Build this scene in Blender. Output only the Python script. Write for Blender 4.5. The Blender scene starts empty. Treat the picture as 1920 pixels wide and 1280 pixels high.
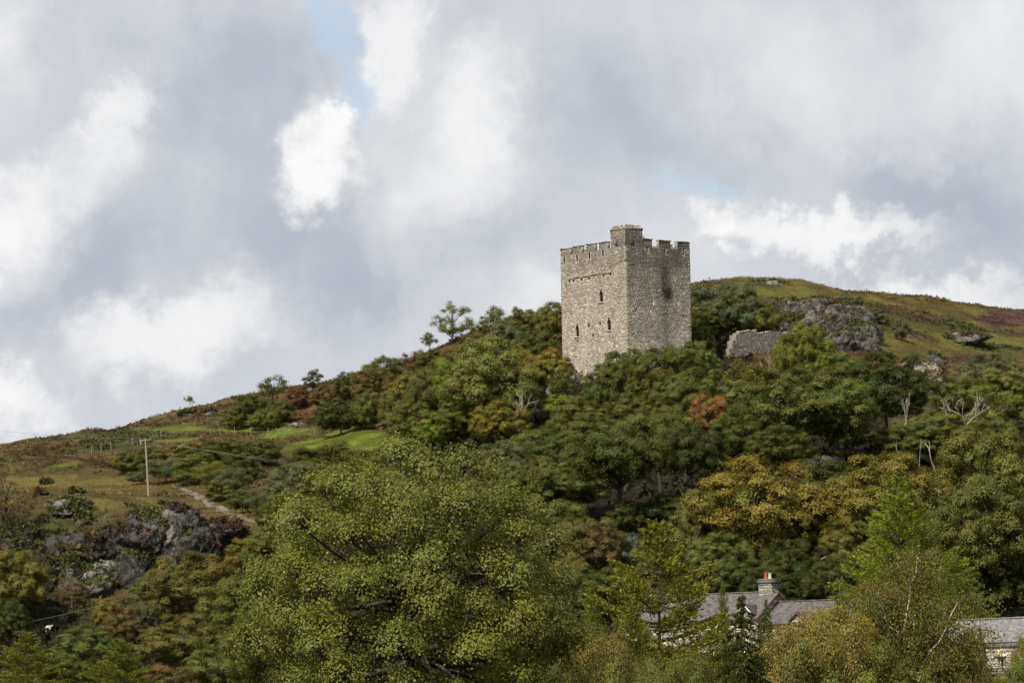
import bpy, math, random
import numpy as np
from mathutils import Matrix, Vector, Euler

S = bpy.context.scene
COL = S.collection
RAD = math.radians

# ------------------------------------------------------------------ camera
FPX = 8170.0
PITCH, ROLL = RAD(4.97), RAD(-1.0)
cam_d = bpy.data.cameras.new('camera')
cam = bpy.data.objects.new('camera', cam_d)
COL.objects.link(cam)
cam_d.sensor_width = 36.0
cam_d.lens = 36.0 * FPX / 1920.0
cam_d.clip_start, cam_d.clip_end = 1.0, 20000.0
CR = Matrix.Rotation(RAD(90) + PITCH, 3, 'X') @ Matrix.Rotation(ROLL, 3, 'Z')
cam.matrix_world = CR.to_4x4()
S.camera = cam
RM = np.array(CR)

# ------------------------------------------------------------------ exposure, sun
vs = S.view_settings
vs.view_transform = 'Standard'
try: vs.look = 'None'
except Exception: pass
vs.exposure, vs.gamma, vs.use_curve_mapping = 0.5, 1.0, False
SUN_EL = 44.0
sdir = np.array([-0.52, -0.85]); sdir /= np.linalg.norm(sdir)      # horizontal direction towards the sun
to_sun = Vector((sdir[0] * math.cos(RAD(SUN_EL)), sdir[1] * math.cos(RAD(SUN_EL)), math.sin(RAD(SUN_EL))))
sun_d = bpy.data.lights.new('sun', 'SUN')
sun_d.energy, sun_d.angle, sun_d.color = 5.0, RAD(0.6), (1.0, 0.93, 0.81)
sun = bpy.data.objects.new('sun', sun_d); COL.objects.link(sun)
sun.rotation_euler = to_sun.to_track_quat('Z', 'Y').to_euler()
sun.location = (0, 0, 200)

# ------------------------------------------------------------------ small maths helpers
def ray(px, py):
    d = RM @ np.array([(px - 960) / FPX, (640 - py) / FPX, -1.0])
    return d / d[1]
def at(px, py, Y):
    return ray(px, py) * Y
def proj(P):
    P = np.asarray(P, float)
    q = P @ RM
    w = np.maximum(-q[..., 2], 1e-6)
    return np.stack([960 + FPX * q[..., 0] / w, 640 - FPX * q[..., 1] / w], -1)

def _hash(ix, iy, iz, seed):
    h = (ix.astype(np.int64) * 374761393 + iy.astype(np.int64) * 668265263 + iz.astype(np.int64) * 2147483647 + seed * 1274126177) & 0xFFFFFFFF
    h = ((h ^ (h >> 13)) * 1274126177) & 0xFFFFFFFF
    h = ((h ^ (h >> 16)) * 2246822519) & 0xFFFFFFFF
    return ((h ^ (h >> 15)) & 0xFFFFFF) / float(0xFFFFFF)
def vnoise(p, seed=0):
    p = np.asarray(p, float)
    if p.shape[-1] == 2:
        p = np.concatenate([p, np.zeros(p.shape[:-1] + (1,))], -1)
    i = np.floor(p).astype(np.int64); f = p - i
    f = f * f * (3 - 2 * f)
    r = 0
    for dx in (0, 1):
        for dy in (0, 1):
            for dz in (0, 1):
                w = (f[..., 0] if dx else 1 - f[..., 0]) * (f[..., 1] if dy else 1 - f[..., 1]) * (f[..., 2] if dz else 1 - f[..., 2])
                r = r + w * _hash(i[..., 0] + dx, i[..., 1] + dy, i[..., 2] + dz, seed)
    return r
def fbm(p, octv=4, seed=0, gain=0.5):
    p = np.asarray(p, float); a, s, t = 1.0, 0, 0
    for o in range(octv):
        s = s + a * vnoise(p * (2.03 ** o) + 17.3 * o, seed + o); t += a; a *= gain
    return s / t

# ------------------------------------------------------------------ sky and clouds (world)
world = bpy.data.worlds.new('World'); S.world = world; world.use_nodes = True
wn, wl = world.node_tree.nodes, world.node_tree.links
wn.clear()
class NB:
    def __init__(s, nodes, links): s.n, s.l = nodes, links
    def node(s, t, **kw):
        x = s.n.new(t)
        for k, v in kw.items(): setattr(x, k, v)
        return x
    def set(s, sock, v):
        if hasattr(v, 'links'): s.l.new(v, sock)
        else: sock.default_value = v
    def math(s, op, a, b=0.0, c=None, clamp=False):
        x = s.node('ShaderNodeMath', operation=op, use_clamp=clamp)
        s.set(x.inputs[0], a); s.set(x.inputs[1], b)
        if c is not None: s.set(x.inputs[2], c)
        return x.outputs[0]
    def vmath(s, op, a, b=(0, 0, 0), sc=None):
        x = s.node('ShaderNodeVectorMath', operation=op)
        s.set(x.inputs[0], a); s.set(x.inputs[1], b)
        if sc is not None: s.set(x.inputs['Scale'], sc)
        return x.outputs['Value'] if op in ('LENGTH', 'DISTANCE', 'DOT_PRODUCT') else x.outputs['Vector']
    def noise(s, vec, scale, detail=4, rough=0.5, dist=0.0, color=False):
        x = s.node('ShaderNodeTexNoise'); x.noise_dimensions = '3D'
        s.set(x.inputs['Vector'], vec); x.inputs['Scale'].default_value = scale
        x.inputs['Detail'].default_value = detail; x.inputs['Roughness'].default_value = rough
        x.inputs['Distortion'].default_value = dist
        return x.outputs['Color'] if color else x.outputs['Fac']
    def mapr(s, v, a, b, c=0.0, d=1.0, smooth=True):
        x = s.node('ShaderNodeMapRange'); x.clamp = True
        if smooth: x.interpolation_type = 'SMOOTHSTEP'
        s.set(x.inputs[0], v)
        for k, val in enumerate((a, b, c, d)): s.set(x.inputs[k + 1], val)
        return x.outputs[0]
    def mix(s, fac, a, b, blend='MIX'):
        x = s.node('ShaderNodeMix', data_type='RGBA', blend_type=blend)
        s.set(x.inputs[0], fac); s.set(x.inputs[6], a); s.set(x.inputs[7], b)
        return x.outputs[2]
    def ramp(s, fac, stops, interp='LINEAR'):
        x = s.node('ShaderNodeValToRGB'); s.set(x.inputs[0], fac)
        r = x.color_ramp; r.interpolation = interp
        while len(r.elements) < len(stops): r.elements.new(0.5)
        for e, (p, c) in zip(r.elements, stops):
            e.position = p; e.color = (c[0], c[1], c[2], 1)
        return x.outputs[0]
def rgba(c): return (c[0], c[1], c[2], 1.0)

W = NB(wn, wl)
sky = W.node('ShaderNodeTexSky'); sky.sky_type = 'NISHITA'; sky.sun_disc = False
sky.sun_elevation = RAD(SUN_EL); sky.sun_rotation = math.atan2(sdir[0], sdir[1])
gen = W.node('ShaderNodeTexCoord').outputs['Generated']
n1 = W.noise(gen, 16, 6, 0.55, color=True)
n2 = W.noise(gen, 75, 5, 0.6, color=True)
wv = W.vmath('SCALE', W.vmath('SUBTRACT', n1, (0.5, 0.5, 0.5)), sc=0.050)
wv2 = W.vmath('SCALE', W.vmath('SUBTRACT', n2, (0.5, 0.5, 0.5)), sc=0.018)
n3 = W.noise(gen, 260, 5, 0.65, color=True)
wv3 = W.vmath('SCALE', W.vmath('SUBTRACT', n3, (0.5, 0.5, 0.5)), sc=0.0075)
wv2 = W.vmath('ADD', wv2, wv3)
wd = W.vmath('ADD', W.vmath('ADD', gen, wv), wv2)
wd_crisp = W.vmath('ADD', W.vmath('ADD', gen, W.vmath('SCALE', W.vmath('SUBTRACT', n1, (0.5, 0.5, 0.5)), sc=0.012)), wv2)
wd_bil = W.vmath('ADD', wd, W.vmath('SCALE', wv2, sc=0.35))
def blob(px, py, rx, ry, tilt, inner=0.0, outer=1.0, vec=None):
    d = Vector(ray(px, py)).normalized()
    m = W.node('ShaderNodeMapping'); m.vector_type = 'TEXTURE'
    W.set(m.inputs[0], wd if vec is None else vec)
    m.inputs[1].default_value = d
    m.inputs[2].default_value = (0, RAD(tilt), 0)
    m.inputs[3].default_value = (rx / FPX, 0.2, ry / FPX)
    return W.mapr(W.vmath('LENGTH', m.outputs[0]), inner, outer, 1.0, 0.0)
# streaky large cloud structure, the same everywhere
mp = W.node('ShaderNodeMapping'); W.set(mp.inputs[0], gen)
mp.inputs[2].default_value = (0, RAD(-35), 0); mp.inputs[3].default_value = (1.0, 1.0, 0.6)
big = W.noise(mp.outputs[0], 11, 5, 0.5, 0.3)
fine = W.noise(mp.outputs[0], 48, 9, 0.62, 0.5)
b = W.math('ADD', W.math('MULTIPLY', W.math('SUBTRACT', big, 0.5), 0.55), W.math('MULTIPLY', W.math('SUBTRACT', fine, 0.5), 0.34))
b = W.math('ADD', b, 0.50)
def addb(b, amt, *a, **k): return W.math('ADD', b, W.math('MULTIPLY', blob(*a, **k), amt))
for px_, py_, rx_, ry_, t_, am_ in ((1560, 462, 300, 52, -8, .26), (1345, 470, 70, 60, 30, .24), (1800, 540, 260, 56, 0, .22), (20, 800, 210, 90, 12, .28), (350, 650, 240, 90, -16, .16), (710, 110, 80, 150, 0, .18), (30, 420, 150, 110, 0, .2), (240, 230, 60, 90, 35, .14)):
    b = addb(b, am_, px_, py_, rx_, ry_, t_, 0.28, 1.12, wd_bil)
for amt, *bl in [
    (0.26, 40, 430, 210, 170, 0), (0.30, 0, 60, 160, 200, 0), (0.22, 235, 225, 90, 150, 35), (0.20, 180, 330, 120, 120, 30), (0.24, 330, 640, 300, 130, -15),
    (0.22, 20, 790, 230, 110, 10), (0.26, 590, 390, 70, 70, 20), (0.20, 540, 330, 60, 90, 20), (0.24, 860, 270, 150, 330, 28), (0.20, 720, 110, 110, 200, 0), (0.22, 900, 150, 150, 130, 20),
    (0.20, 1560, 190, 420, 260, 20), (0.26, 1880, 60, 260, 260, 0), (0.20, 1560, 455, 350, 60, -8), (0.12, 1800, 530, 300, 70, 0), (0.18, 1010, 560, 110, 90, 0), (0.22, 1370, 440, 90, 80, 30),
    (-0.26, 430, 180, 260, 300, 25), (-0.26, 560, 460, 260, 240, 30), (-0.22, 250, 520, 160, 200, 20), (-0.20, 100, 640, 220, 100, 10),
    (-0.20, 880, 400, 260, 130, 0), (-0.20, 1180, 190, 260, 200, 0), (-0.14, 1250, 330, 330, 130, 0), (-0.26, 1760, 370, 280, 130, 10), (-0.14, 1680, 500, 220, 40, 0), (-0.16, 700, 480, 130, 120, 0)]:
    b = addb(b, amt, *bl)
puff = W.math('MAXIMUM', blob(600, 298, 96, 136, 24, 0.34, 1.06, wd_crisp), blob(640, 232, 54, 46, 0, 0.4, 1.05, wd_crisp))
pf = W.noise(gen, 110, 6, 0.6)
b = W.math('ADD', b, W.math('MULTIPLY', puff, W.math('ADD', W.math('MULTIPLY', W.math('SUBTRACT', pf, 0.5), 1.1), 0.50)))
cloud = W.ramp(b, [(0.0, (2.75, 3.05, 3.6)), (0.30, (3.45, 3.72, 4.22)), (0.52, (4.6, 4.76, 5.05)), (0.75, (5.9, 5.95, 6.05)), (1.0, (6.8, 6.8, 6.8))])
hole = W.math('MAXIMUM', blob(585, 60, 75, 130, -10, 0.35, 1.1), blob(655, 205, 62, 75, -25, 0.35, 1.1))
hole = W.math('MAXIMUM', hole, W.math('MULTIPLY', blob(1290, 385, 120, 34, 0, 0.2, 1.1), 0.7))
hole = W.math('MAXIMUM', hole, W.mapr(big, 0.27, 0.15, 0.0, 0.9))
hole = W.math('MULTIPLY', hole, W.math('SUBTRACT', 1.0, puff))
skyc = W.mix(0.45, sky.outputs[0], rgba((3.0, 4.1, 5.5)))
full = W.mix(W.math('MULTIPLY', W.math('MULTIPLY', hole, W.mapr(fine, 0.30, 0.55, 1.0, 0.55)), 0.9), cloud, skyc)
bg = W.node('ShaderNodeBackground'); W.set(bg.inputs[0], full); bg.inputs[1].default_value = 0.10
wo = W.node('ShaderNodeOutputWorld'); wl.new(bg.outputs[0], wo.inputs[0])

# ------------------------------------------------------------------ mesh helpers
def mesh_np(name, V, F, mat=None, col=None, smooth=False, extra=None):
    """V (n,3); F list of int arrays (m,k)"""
    me = bpy.data.meshes.new(name)
    V = np.asarray(V, np.float32)
    if not isinstance(F, list): F = [F]
    F = [np.asarray(f, np.int32) for f in F if len(f)]
    me.vertices.add(len(V)); me.vertices.foreach_set('co', V.ravel())
    lv = np.concatenate([f.ravel() for f in F]); lt = np.concatenate([np.full(len(f), f.shape[1], np.int32) for f in F])
    ls = np.concatenate([[0], np.cumsum(lt)[:-1]]).astype(np.int32)
    me.loops.add(len(lv)); me.loops.foreach_set('vertex_index', lv)
    me.polygons.add(len(lt)); me.polygons.foreach_set('loop_start', ls)
    try: me.polygons.foreach_set('loop_total', lt)
    except Exception: pass
    me.update(calc_edges=True)
    if smooth: me.polygons.foreach_set('use_smooth', np.ones(len(lt), bool))
    if col is not None:
        col = np.asarray(col, np.float32)
        if col.shape[1] == 3: col = np.concatenate([col, np.ones((len(col), 1), np.float32)], 1)
        a = me.color_attributes.new('Col', 'FLOAT_COLOR', 'POINT'); a.data.foreach_set('color', col.ravel())
    if mat is not None: me.materials.append(mat)
    me.validate()
    return me
def link(name, me, parent=None, **props):
    o = bpy.data.objects.new(name, me); COL.objects.link(o)
    if parent is not None: o.parent = parent
    for k, v in props.items(): o[k] = v
    return o
def thing(name, loc, label, cat, group=None, rz=0.0):
    o = link(name, None); o.location = loc; o.rotation_euler = (0, 0, rz)
    o.empty_display_size = 0.5
    o['label'] = label; o['category'] = cat
    if group: o['group'] = group
    return o
class Geo:
    """collects boxes, prisms, tubes"""
    def __init__(s): s.V, s.Q, s.T, s.C, s.n = [], [], [], [], 0
    def add(s, V, Q=None, T=None, c=(1, 1, 1)):
        V = np.asarray(V, float)
        s.V.append(V); s.C.append(np.tile(np.asarray(c, float), (len(V), 1)) if np.ndim(c) == 1 else np.asarray(c, float))
        if Q is not None and len(Q): s.Q.append(np.asarray(Q) + s.n)
        if T is not None and len(T): s.T.append(np.asarray(T) + s.n)
        s.n += len(V)
    def box(s, o, ax, ay, az, c=(1, 1, 1), taper=0.0):
        """o corner, three edge vectors; taper shrinks the far (ay) face"""
        o, ax, ay, az = (np.asarray(v, float) for v in (o, ax, ay, az))
        P = []
        for k in (0, 1):
            t = taper * k
            for (i, j) in ((0, 0), (1, 0), (1, 1), (0, 1)):
                P.append(o + ax * (i + t * (0.5 - i) * 2) + az * (j + t * (0.5 - j) * 2) + ay * k)
        s.add(P, [(0, 1, 2, 3), (7, 6, 5, 4), (0, 4, 5, 1), (1, 5, 6, 2), (2, 6, 7, 3), (3, 7, 4, 0)], c=c)
    def tubes(s, P0, P1, R0, R1, sides=5, c=(1, 1, 1)):
        P0, P1 = np.asarray(P0, float), np.asarray(P1, float); R0, R1 = np.asarray(R0, float), np.asarray(R1, float)
        d = P1 - P0; d /= np.maximum(np.linalg.norm(d, axis=1, keepdims=True), 1e-9)
        h = np.where(np.abs(d[:, 2:3]) > 0.9, np.array([[1.0, 0, 0]]), np.array([[0, 0, 1.0]]))
        u = np.cross(d, h); u /= np.linalg.norm(u, axis=1, keepdims=True); v = np.cross(d, u)
        a = np.arange(sides) * 2 * math.pi / sides
        ring = u[:, None] * np.cos(a)[None, :, None] + v[:, None] * np.sin(a)[None, :, None]
        A = P0[:, None] + ring * R0[:, None, None]; B = P1[:, None] + ring * R1[:, None, None]
        V = np.concatenate([A, B], 1).reshape(-1, 3)
        base = (np.arange(len(P0)) * 2 * sides)[:, None]
        k = np.arange(sides); k2 = (k + 1) % sides
        Q = np.stack([base + k, base + k2, base + sides + k2, base + sides + k], -1).reshape(-1, 4)
        s.add(V, Q, c=c)
    def mesh(s, name, mat, smooth=False):
        F = []
        if s.Q: F.append(np.concatenate(s.Q))
        if s.T: F.append(np.concatenate(s.T))
        return mesh_np(name, np.concatenate(s.V), F, mat, np.concatenate(s.C), smooth)
    def obj(s, name, mat, parent=None, smooth=False, **props):
        return link(name, s.mesh(name, mat, smooth), parent, **props)

# ------------------------------------------------------------------ materials
def new_mat(name):
    m = bpy.data.materials.new(name); m.use_nodes = True
    nt = m.node_tree; nt.nodes.clear()
    N = NB(nt.nodes, nt.links)
    out = N.node('ShaderNodeOutputMaterial')
    return m, N, out
def bsdf(N, out, color, rough=0.8, spec=0.3, bump=None, bstr=0.4, bdist=0.05):
    p = N.node('ShaderNodeBsdfPrincipled')
    N.set(p.inputs['Base Color'], color); N.set(p.inputs['Roughness'], rough); p.inputs['Specular IOR Level'].default_value = spec
    if bump is not None:
        bn = N.node('ShaderNodeBump'); bn.inputs['Strength'].default_value = bstr; bn.inputs['Distance'].default_value = bdist
        N.set(bn.inputs['Height'], bump); N.l.new(bn.outputs[0], p.inputs['Normal'])
    if out is not None: N.l.new(p.outputs[0], out.inputs[0])
    return p
def vcol(N):
    a = N.node('ShaderNodeAttribute'); a.attribute_name = 'Col'; return a.outputs['Color']
def objc(N): return N.node('ShaderNodeTexCoord').outputs['Object']
def plain(name, c, rough=0.7, spec=0.3, nscale=6.0, var=0.35):
    m, N, out = new_mat(name)
    n = N.noise(objc(N), nscale, 5, 0.6)
    col = N.mix(n, rgba([x * (1 - var) for x in c]), rgba([x * (1 + var) for x in c]))
    bsdf(N, out, col, rough, spec, n, 0.3, 0.02)
    return m
def foliage_mat(name, trans=0.30, spec=0.18, rough=0.55):
    m, N, out = new_mat(name)
    oi = N.node('ShaderNodeObjectInfo')
    c = N.mix(1.0, oi.outputs['Color'], vcol(N), 'MULTIPLY')
    p = bsdf(N, None, c, rough, spec)
    t = N.node('ShaderNodeBsdfTranslucent')
    N.set(t.inputs[0], N.mix(1.0, c, rgba((1.25, 1.2, 0.6)), 'MULTIPLY'))
    mx = N.node('ShaderNodeMixShader'); mx.inputs[0].default_value = trans
    N.l.new(p.outputs[0], mx.inputs[1]); N.l.new(t.outputs[0], mx.inputs[2]); N.l.new(mx.outputs[0], out.inputs[0])
    return m
M_LEAF = foliage_mat('foliage')
M_GLOSSLEAF = foliage_mat('glossy_foliage', 0.28, 0.22, 0.5)
M_COVER = foliage_mat('ground_plants', 0.2, 0.15, 0.7)
def tinted(name, nscale, var, rough=0.85, bstr=0.4):
    """colour comes from the object's own colour attribute, grain from noise"""
    m, N, out = new_mat(name)
    n = N.noise(objc(N), nscale, 6, 0.65)
    k = N.mapr(n, 0.25, 0.75, 1 - var, 1 + var, smooth=False)
    c = N.mix(1.0, vcol(N), k, 'MULTIPLY')
    bsdf(N, out, c, rough, 0.2, n, bstr, 0.04)
    return m
M_STONE = tinted('rubble_stone', 7.0, 0.35)
M_BARK = tinted('bark', 9.0, 0.4)
M_SLATE = tinted('slate', 5.0, 0.25, 0.6, 0.2)
M_DARK = plain('painted_opening_shade', (0.012, 0.012, 0.013), 0.9, 0.1)  # near-black colour standing in for the shade inside tower openings
M_GLASS = plain('window_glass', (0.03, 0.035, 0.04), 0.15, 0.5)
M_WHITE = plain('white_paint', (0.62, 0.62, 0.60), 0.5, 0.3, 4, 0.1)
M_RED = plain('red_paint', (0.09, 0.032, 0.028), 0.5, 0.3, 4, 0.2)
M_POT = plain('terracotta', (0.27, 0.075, 0.042), 0.8, 0.2, 5, 0.25)
M_BUFF = plain('buff_clay', (0.42, 0.34, 0.22), 0.8, 0.2, 5, 0.25)
M_WOOD = plain('weathered_wood', (0.21, 0.175, 0.135), 0.85, 0.2, 5, 0.3)
M_WIRE = plain('wire', (0.16, 0.16, 0.165), 0.5, 0.4)
M_RENDER = plain('lime_render', (0.30, 0.27, 0.22), 0.9, 0.2, 3, 0.3)
M_LAMP = plain('lamp_housing', (0.75, 0.62, 0.28), 0.4, 0.4, 4, 0.1)
M_WOOL = plain('wool', (0.68, 0.66, 0.61), 0.95, 0.1, 20, 0.12)

def ground_mat():
    m, N, out = new_mat('hillside')
    pos = N.node('ShaderNodeNewGeometry').outputs['Position']
    n = N.noise(pos, 0.55, 7, 0.68); n2 = N.noise(pos, 2.6, 5, 0.7)
    k = N.math('MULTIPLY', N.mapr(n, 0.25, 0.75, 0.55, 1.45, smooth=False), N.mapr(n2, 0.25, 0.75, 0.6, 1.4, smooth=False))
    c = N.mix(1.0, vcol(N), k, 'MULTIPLY')
    c = N.mix(N.mapr(N.noise(pos, 0.25, 5, 0.6), 0.52, 0.68, 0, 0.45), c, rgba((0.065, 0.045, 0.022)))
    bsdf(N, out, c, 0.95, 0.1, N.math('ADD', n, n2), 1.0, 0.5)
    return m
def rock_mat():
    m, N, out = new_mat('rock')
    pos = N.node('ShaderNodeNewGeometry').outputs['Position']
    mp = N.node('ShaderNodeMapping'); N.set(mp.inputs[0], pos); mp.vector_type = 'TEXTURE'; mp.inputs[2].default_value = (0.3, 0.75, 0.3); mp.inputs[3].default_value = (1.9, 1.9, 0.42)
    n = N.noise(mp.outputs[0], 0.9, 8, 0.7, 0.6)
    n = N.math('ADD', N.math('MULTIPLY', n, 0.22), N.math('MULTIPLY', N.noise(pos, 0.8, 8, 0.7), 0.78))
    n2 = N.noise(pos, 0.5, 5, 0.6)
    v = N.node('ShaderNodeTexVoronoi'); v.feature = 'DISTANCE_TO_EDGE'; N.set(v.inputs['Vector'], N.vmath('ADD', N.vmath('MULTIPLY', pos, (1.0, 1.0, 0.7)), N.vmath('SCALE', N.noise(pos, 0.9, 4, 0.6, color=True), sc=1.6))); v.inputs['Scale'].default_value = 0.75
    crack = N.mapr(v.outputs['Distance'], 0.0, 0.07, 0.35, 1.0)
    c = N.ramp(n, [(0.30, (0.022, 0.022, 0.024)), (0.46, (0.075, 0.072, 0.073)), (0.58, (0.17, 0.16, 0.148)), (0.70, (0.38, 0.35, 0.30))])
    c = N.mix(N.mapr(n2, 0.5, 0.7, 0.0, 0.55), c, rgba((0.06, 0.05, 0.035)))
    c = N.mix(1.0, N.mix(1.0, c, crack, 'MULTIPLY'), vcol(N), 'MULTIPLY')
    bsdf(N, out, c, 0.85, 0.25, N.math('ADD', N.math('MULTIPLY', crack, 0.4), n), 0.9, 0.5)
    return m
M_GROUND, M_ROCK = ground_mat(), rock_mat()

# ------------------------------------------------------------------ terrain
CTRL = [  # (px, py, distance) of bare ground
 (1200,1245,330),(1320,1240,328),(1450,1238,326),(1570,1232,322),(1850,1255,300),(1930,1252,296),(1700,1245,315),
 (1400,1010,392),(1250,930,425),(1130,1040,400),(1560,862,440),(1640,850,450),(1420,900,430),(1300,800,470),(1180,860,460),
 (1175,722,506),(1057,728,518),(1110,745,500),(1295,708,512),(1240,745,492),(1120,690,530),(1230,680,524),
 (1420,690,520),(1370,680,520),(1480,672,522),(1560,660,535),(1540,600,585),(1440,600,590),(1610,640,575),(1340,650,570),
 (1300,545,640),(1360,535,655),(1440,522,670),(1520,528,675),(1560,541,678),(1604,562,684),(1630,553,692),(1660,552,702),(1690,557,715),(1725,566,728),(1850,580,756),(1780,576,740),(1900,588,760),
 (1860,640,670),(1790,645,660),(1700,640,620),(1650,600,640),(1740,740,540),(1900,730,560),(1800,860,455),(1900,900,440),(1760,690,580),
 (1900,1090,375),(1750,1060,380),(1600,1060,375),(1650,960,415),
 (1045,606,640),(960,612,640),(850,640,645),(760,688,645),(700,705,645),(600,722,645),(500,742,640),(430,757,640),(350,766,640),(290,803,622),
 (200,808,605),(100,830,592),(0,856,575),(-80,880,560),
 (330,806,600),(540,816,588),(700,832,560),(620,836,566),(480,806,605),(780,800,565),
 (850,820,540),(950,790,535),(950,870,480),(900,700,600),(1000,740,550),(1030,680,590),(800,740,600),
 (400,868,560),(250,876,560),(280,912,535),(279,931,520),(100,920,515),(20,930,510),(345,918,528),(420,946,503),(490,986,478),(480,890,530),(560,910,515),(445,1010,470),
 (100,975,463),(230,968,464),(340,972,466),(440,1002,462),(0,985,463),(200,945,490),
 (100,1135,455),(200,1128,455),(330,1090,456),(420,1065,456),(0,1150,453),
 (80,1190,428),(250,1155,425),(100,1300,372),(400,1210,385),(250,1250,385),(600,1020,440),(700,1010,435),(600,1220,372),(850,1000,430),(850,1200,370),(1000,1050,410),(1000,1220,365),
]
cp = [at(*c) for c in CTRL]
for Y in (130, 180, 230):
    for x in (-60, -30, 0, 30, 60): cp.append(np.array([x, Y, -3.0]))
for x, z in ((-60, 2.0), (-35, 1.5), (-12, 1.0), (10, 1.5)): cp.append(np.array([x, 300, z]))
for px, py, Y in ((0,900,650),(200,860,680),(350,830,720),(500,800,730),(700,760,730),(850,690,730),(1045,660,720),(1300,600,760),(1440,580,780),(1600,600,790),(1780,620,840),(1950,640,860)):
    cp.append(at(px, py, Y))
cp = np.array(cp)
XC = cp[:, :2] / 100.0
def tps(r2): return np.where(r2 > 1e-12, 0.5 * r2 * np.log(np.maximum(r2, 1e-12)), 0.0)
nC = len(cp)
K = tps(((XC[:, None] - XC[None]) ** 2).sum(-1)) + np.eye(nC) * 0.0005
Pm = np.concatenate([np.ones((nC, 1)), XC], 1)
A = np.block([[K, Pm], [Pm.T, np.zeros((3, 3))]])
sol = np.linalg.solve(A, np.concatenate([cp[:, 2], np.zeros(3)]))
def tps_eval(xy):
    xy = xy / 100.0; out = np.empty(len(xy))
    for i in range(0, len(xy), 20000):
        b = xy[i:i + 20000]
        out[i:i + 20000] = tps(((b[:, None] - XC[None]) ** 2).sum(-1)) @ sol[:nC] + sol[nC] + b @ sol[nC + 1:]
    return out
x_lo, x_hi, y_lo, y_hi = -100.0, 112.0, 120.0, 830.0
def grow(a, sgn, n, d0): return [a + sgn * d0 * (1.38 ** k - 1) / 0.38 for k in range(1, n)]
gx = np.array(grow(x_lo, -1, 18, 3)[::-1] + list(np.arange(x_lo, x_hi + 0.1, 1.3)) + grow(x_hi, 1, 18, 3))
gy = np.array([-900, -600, -400, -250, -150, -80, -30, 10, 40, 65, 85, 100] + list(np.arange(y_lo, 300, 3.0)) + list(np.arange(300, y_hi + .1, 1.2)) + grow(y_hi, 1, 18, 3))
GX, GY = np.meshgrid(gx, gy)
xy = np.stack([GX.ravel(), GY.ravel()], -1)
cl = np.stack([np.clip(xy[:, 0], x_lo - 20, x_hi + 20), np.clip(xy[:, 1], y_lo, y_hi + 20)], -1)
Z = tps_eval(cl)
out_d = np.linalg.norm(xy - cl, axis=1)
wf = np.clip(out_d / 250.0, 0, 1); wf = wf * wf * (3 - 2 * wf)
far_z = -3.0 + np.clip((xy[:, 1] - 300) / 400, 0, 1) * (9 + 16 * fbm(xy / 260.0, 3, 5))
Z = Z * (1 - wf) + wf * far_z
near = np.clip((230 - xy[:, 1]) / 60, 0, 1); Z = Z * (1 - near) - 3.0 * near
hi = np.clip((xy[:, 1] - 300) / 150, 0, 1)
tow = at(1171, 700, 512)
dt = np.hypot(xy[:, 0] - tow[0], xy[:, 1] - tow[1])
flat = np.clip((dt - 8) / 15, 0.1, 1)
Z = Z + hi * flat * (1.5 * (fbm(xy / 13.0, 3, 11) - 0.5) + 0.9 * (fbm(xy / 3.5, 3, 21) - 0.5))
ZG = Z.reshape(GX.shape)
def ground_z(x, y):
    x, y = np.asarray(x, float), np.asarray(y, float)
    i = np.clip(np.searchsorted(gx, x) - 1, 0, len(gx) - 2); j = np.clip(np.searchsorted(gy, y) - 1, 0, len(gy) - 2)
    u = np.clip((x - gx[i]) / (gx[i + 1] - gx[i]), 0, 1); v = np.clip((y - gy[j]) / (gy[j + 1] - gy[j]), 0, 1)
    return (ZG[j, i] * (1 - u) + ZG[j, i + 1] * u) * (1 - v) + (ZG[j + 1, i] * (1 - u) + ZG[j + 1, i + 1] * u) * v
YS = np.arange(150, 800, 0.5)
def hit(px, py, ymin=250):
    """first ground point seen through a pixel; the nearest approach when the pixel is sky"""
    P = ray(px, py)[None] * YS[:, None]
    g = P[:, 2] - ground_z(P[:, 0], P[:, 1])
    g = np.where(YS < ymin, 99, g)
    k = np.argmax(g <= 0) if (g <= 0).any() else int(np.argmin(g))
    p = P[k].copy(); p[2] = ground_z(p[0], p[1]); return p

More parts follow.
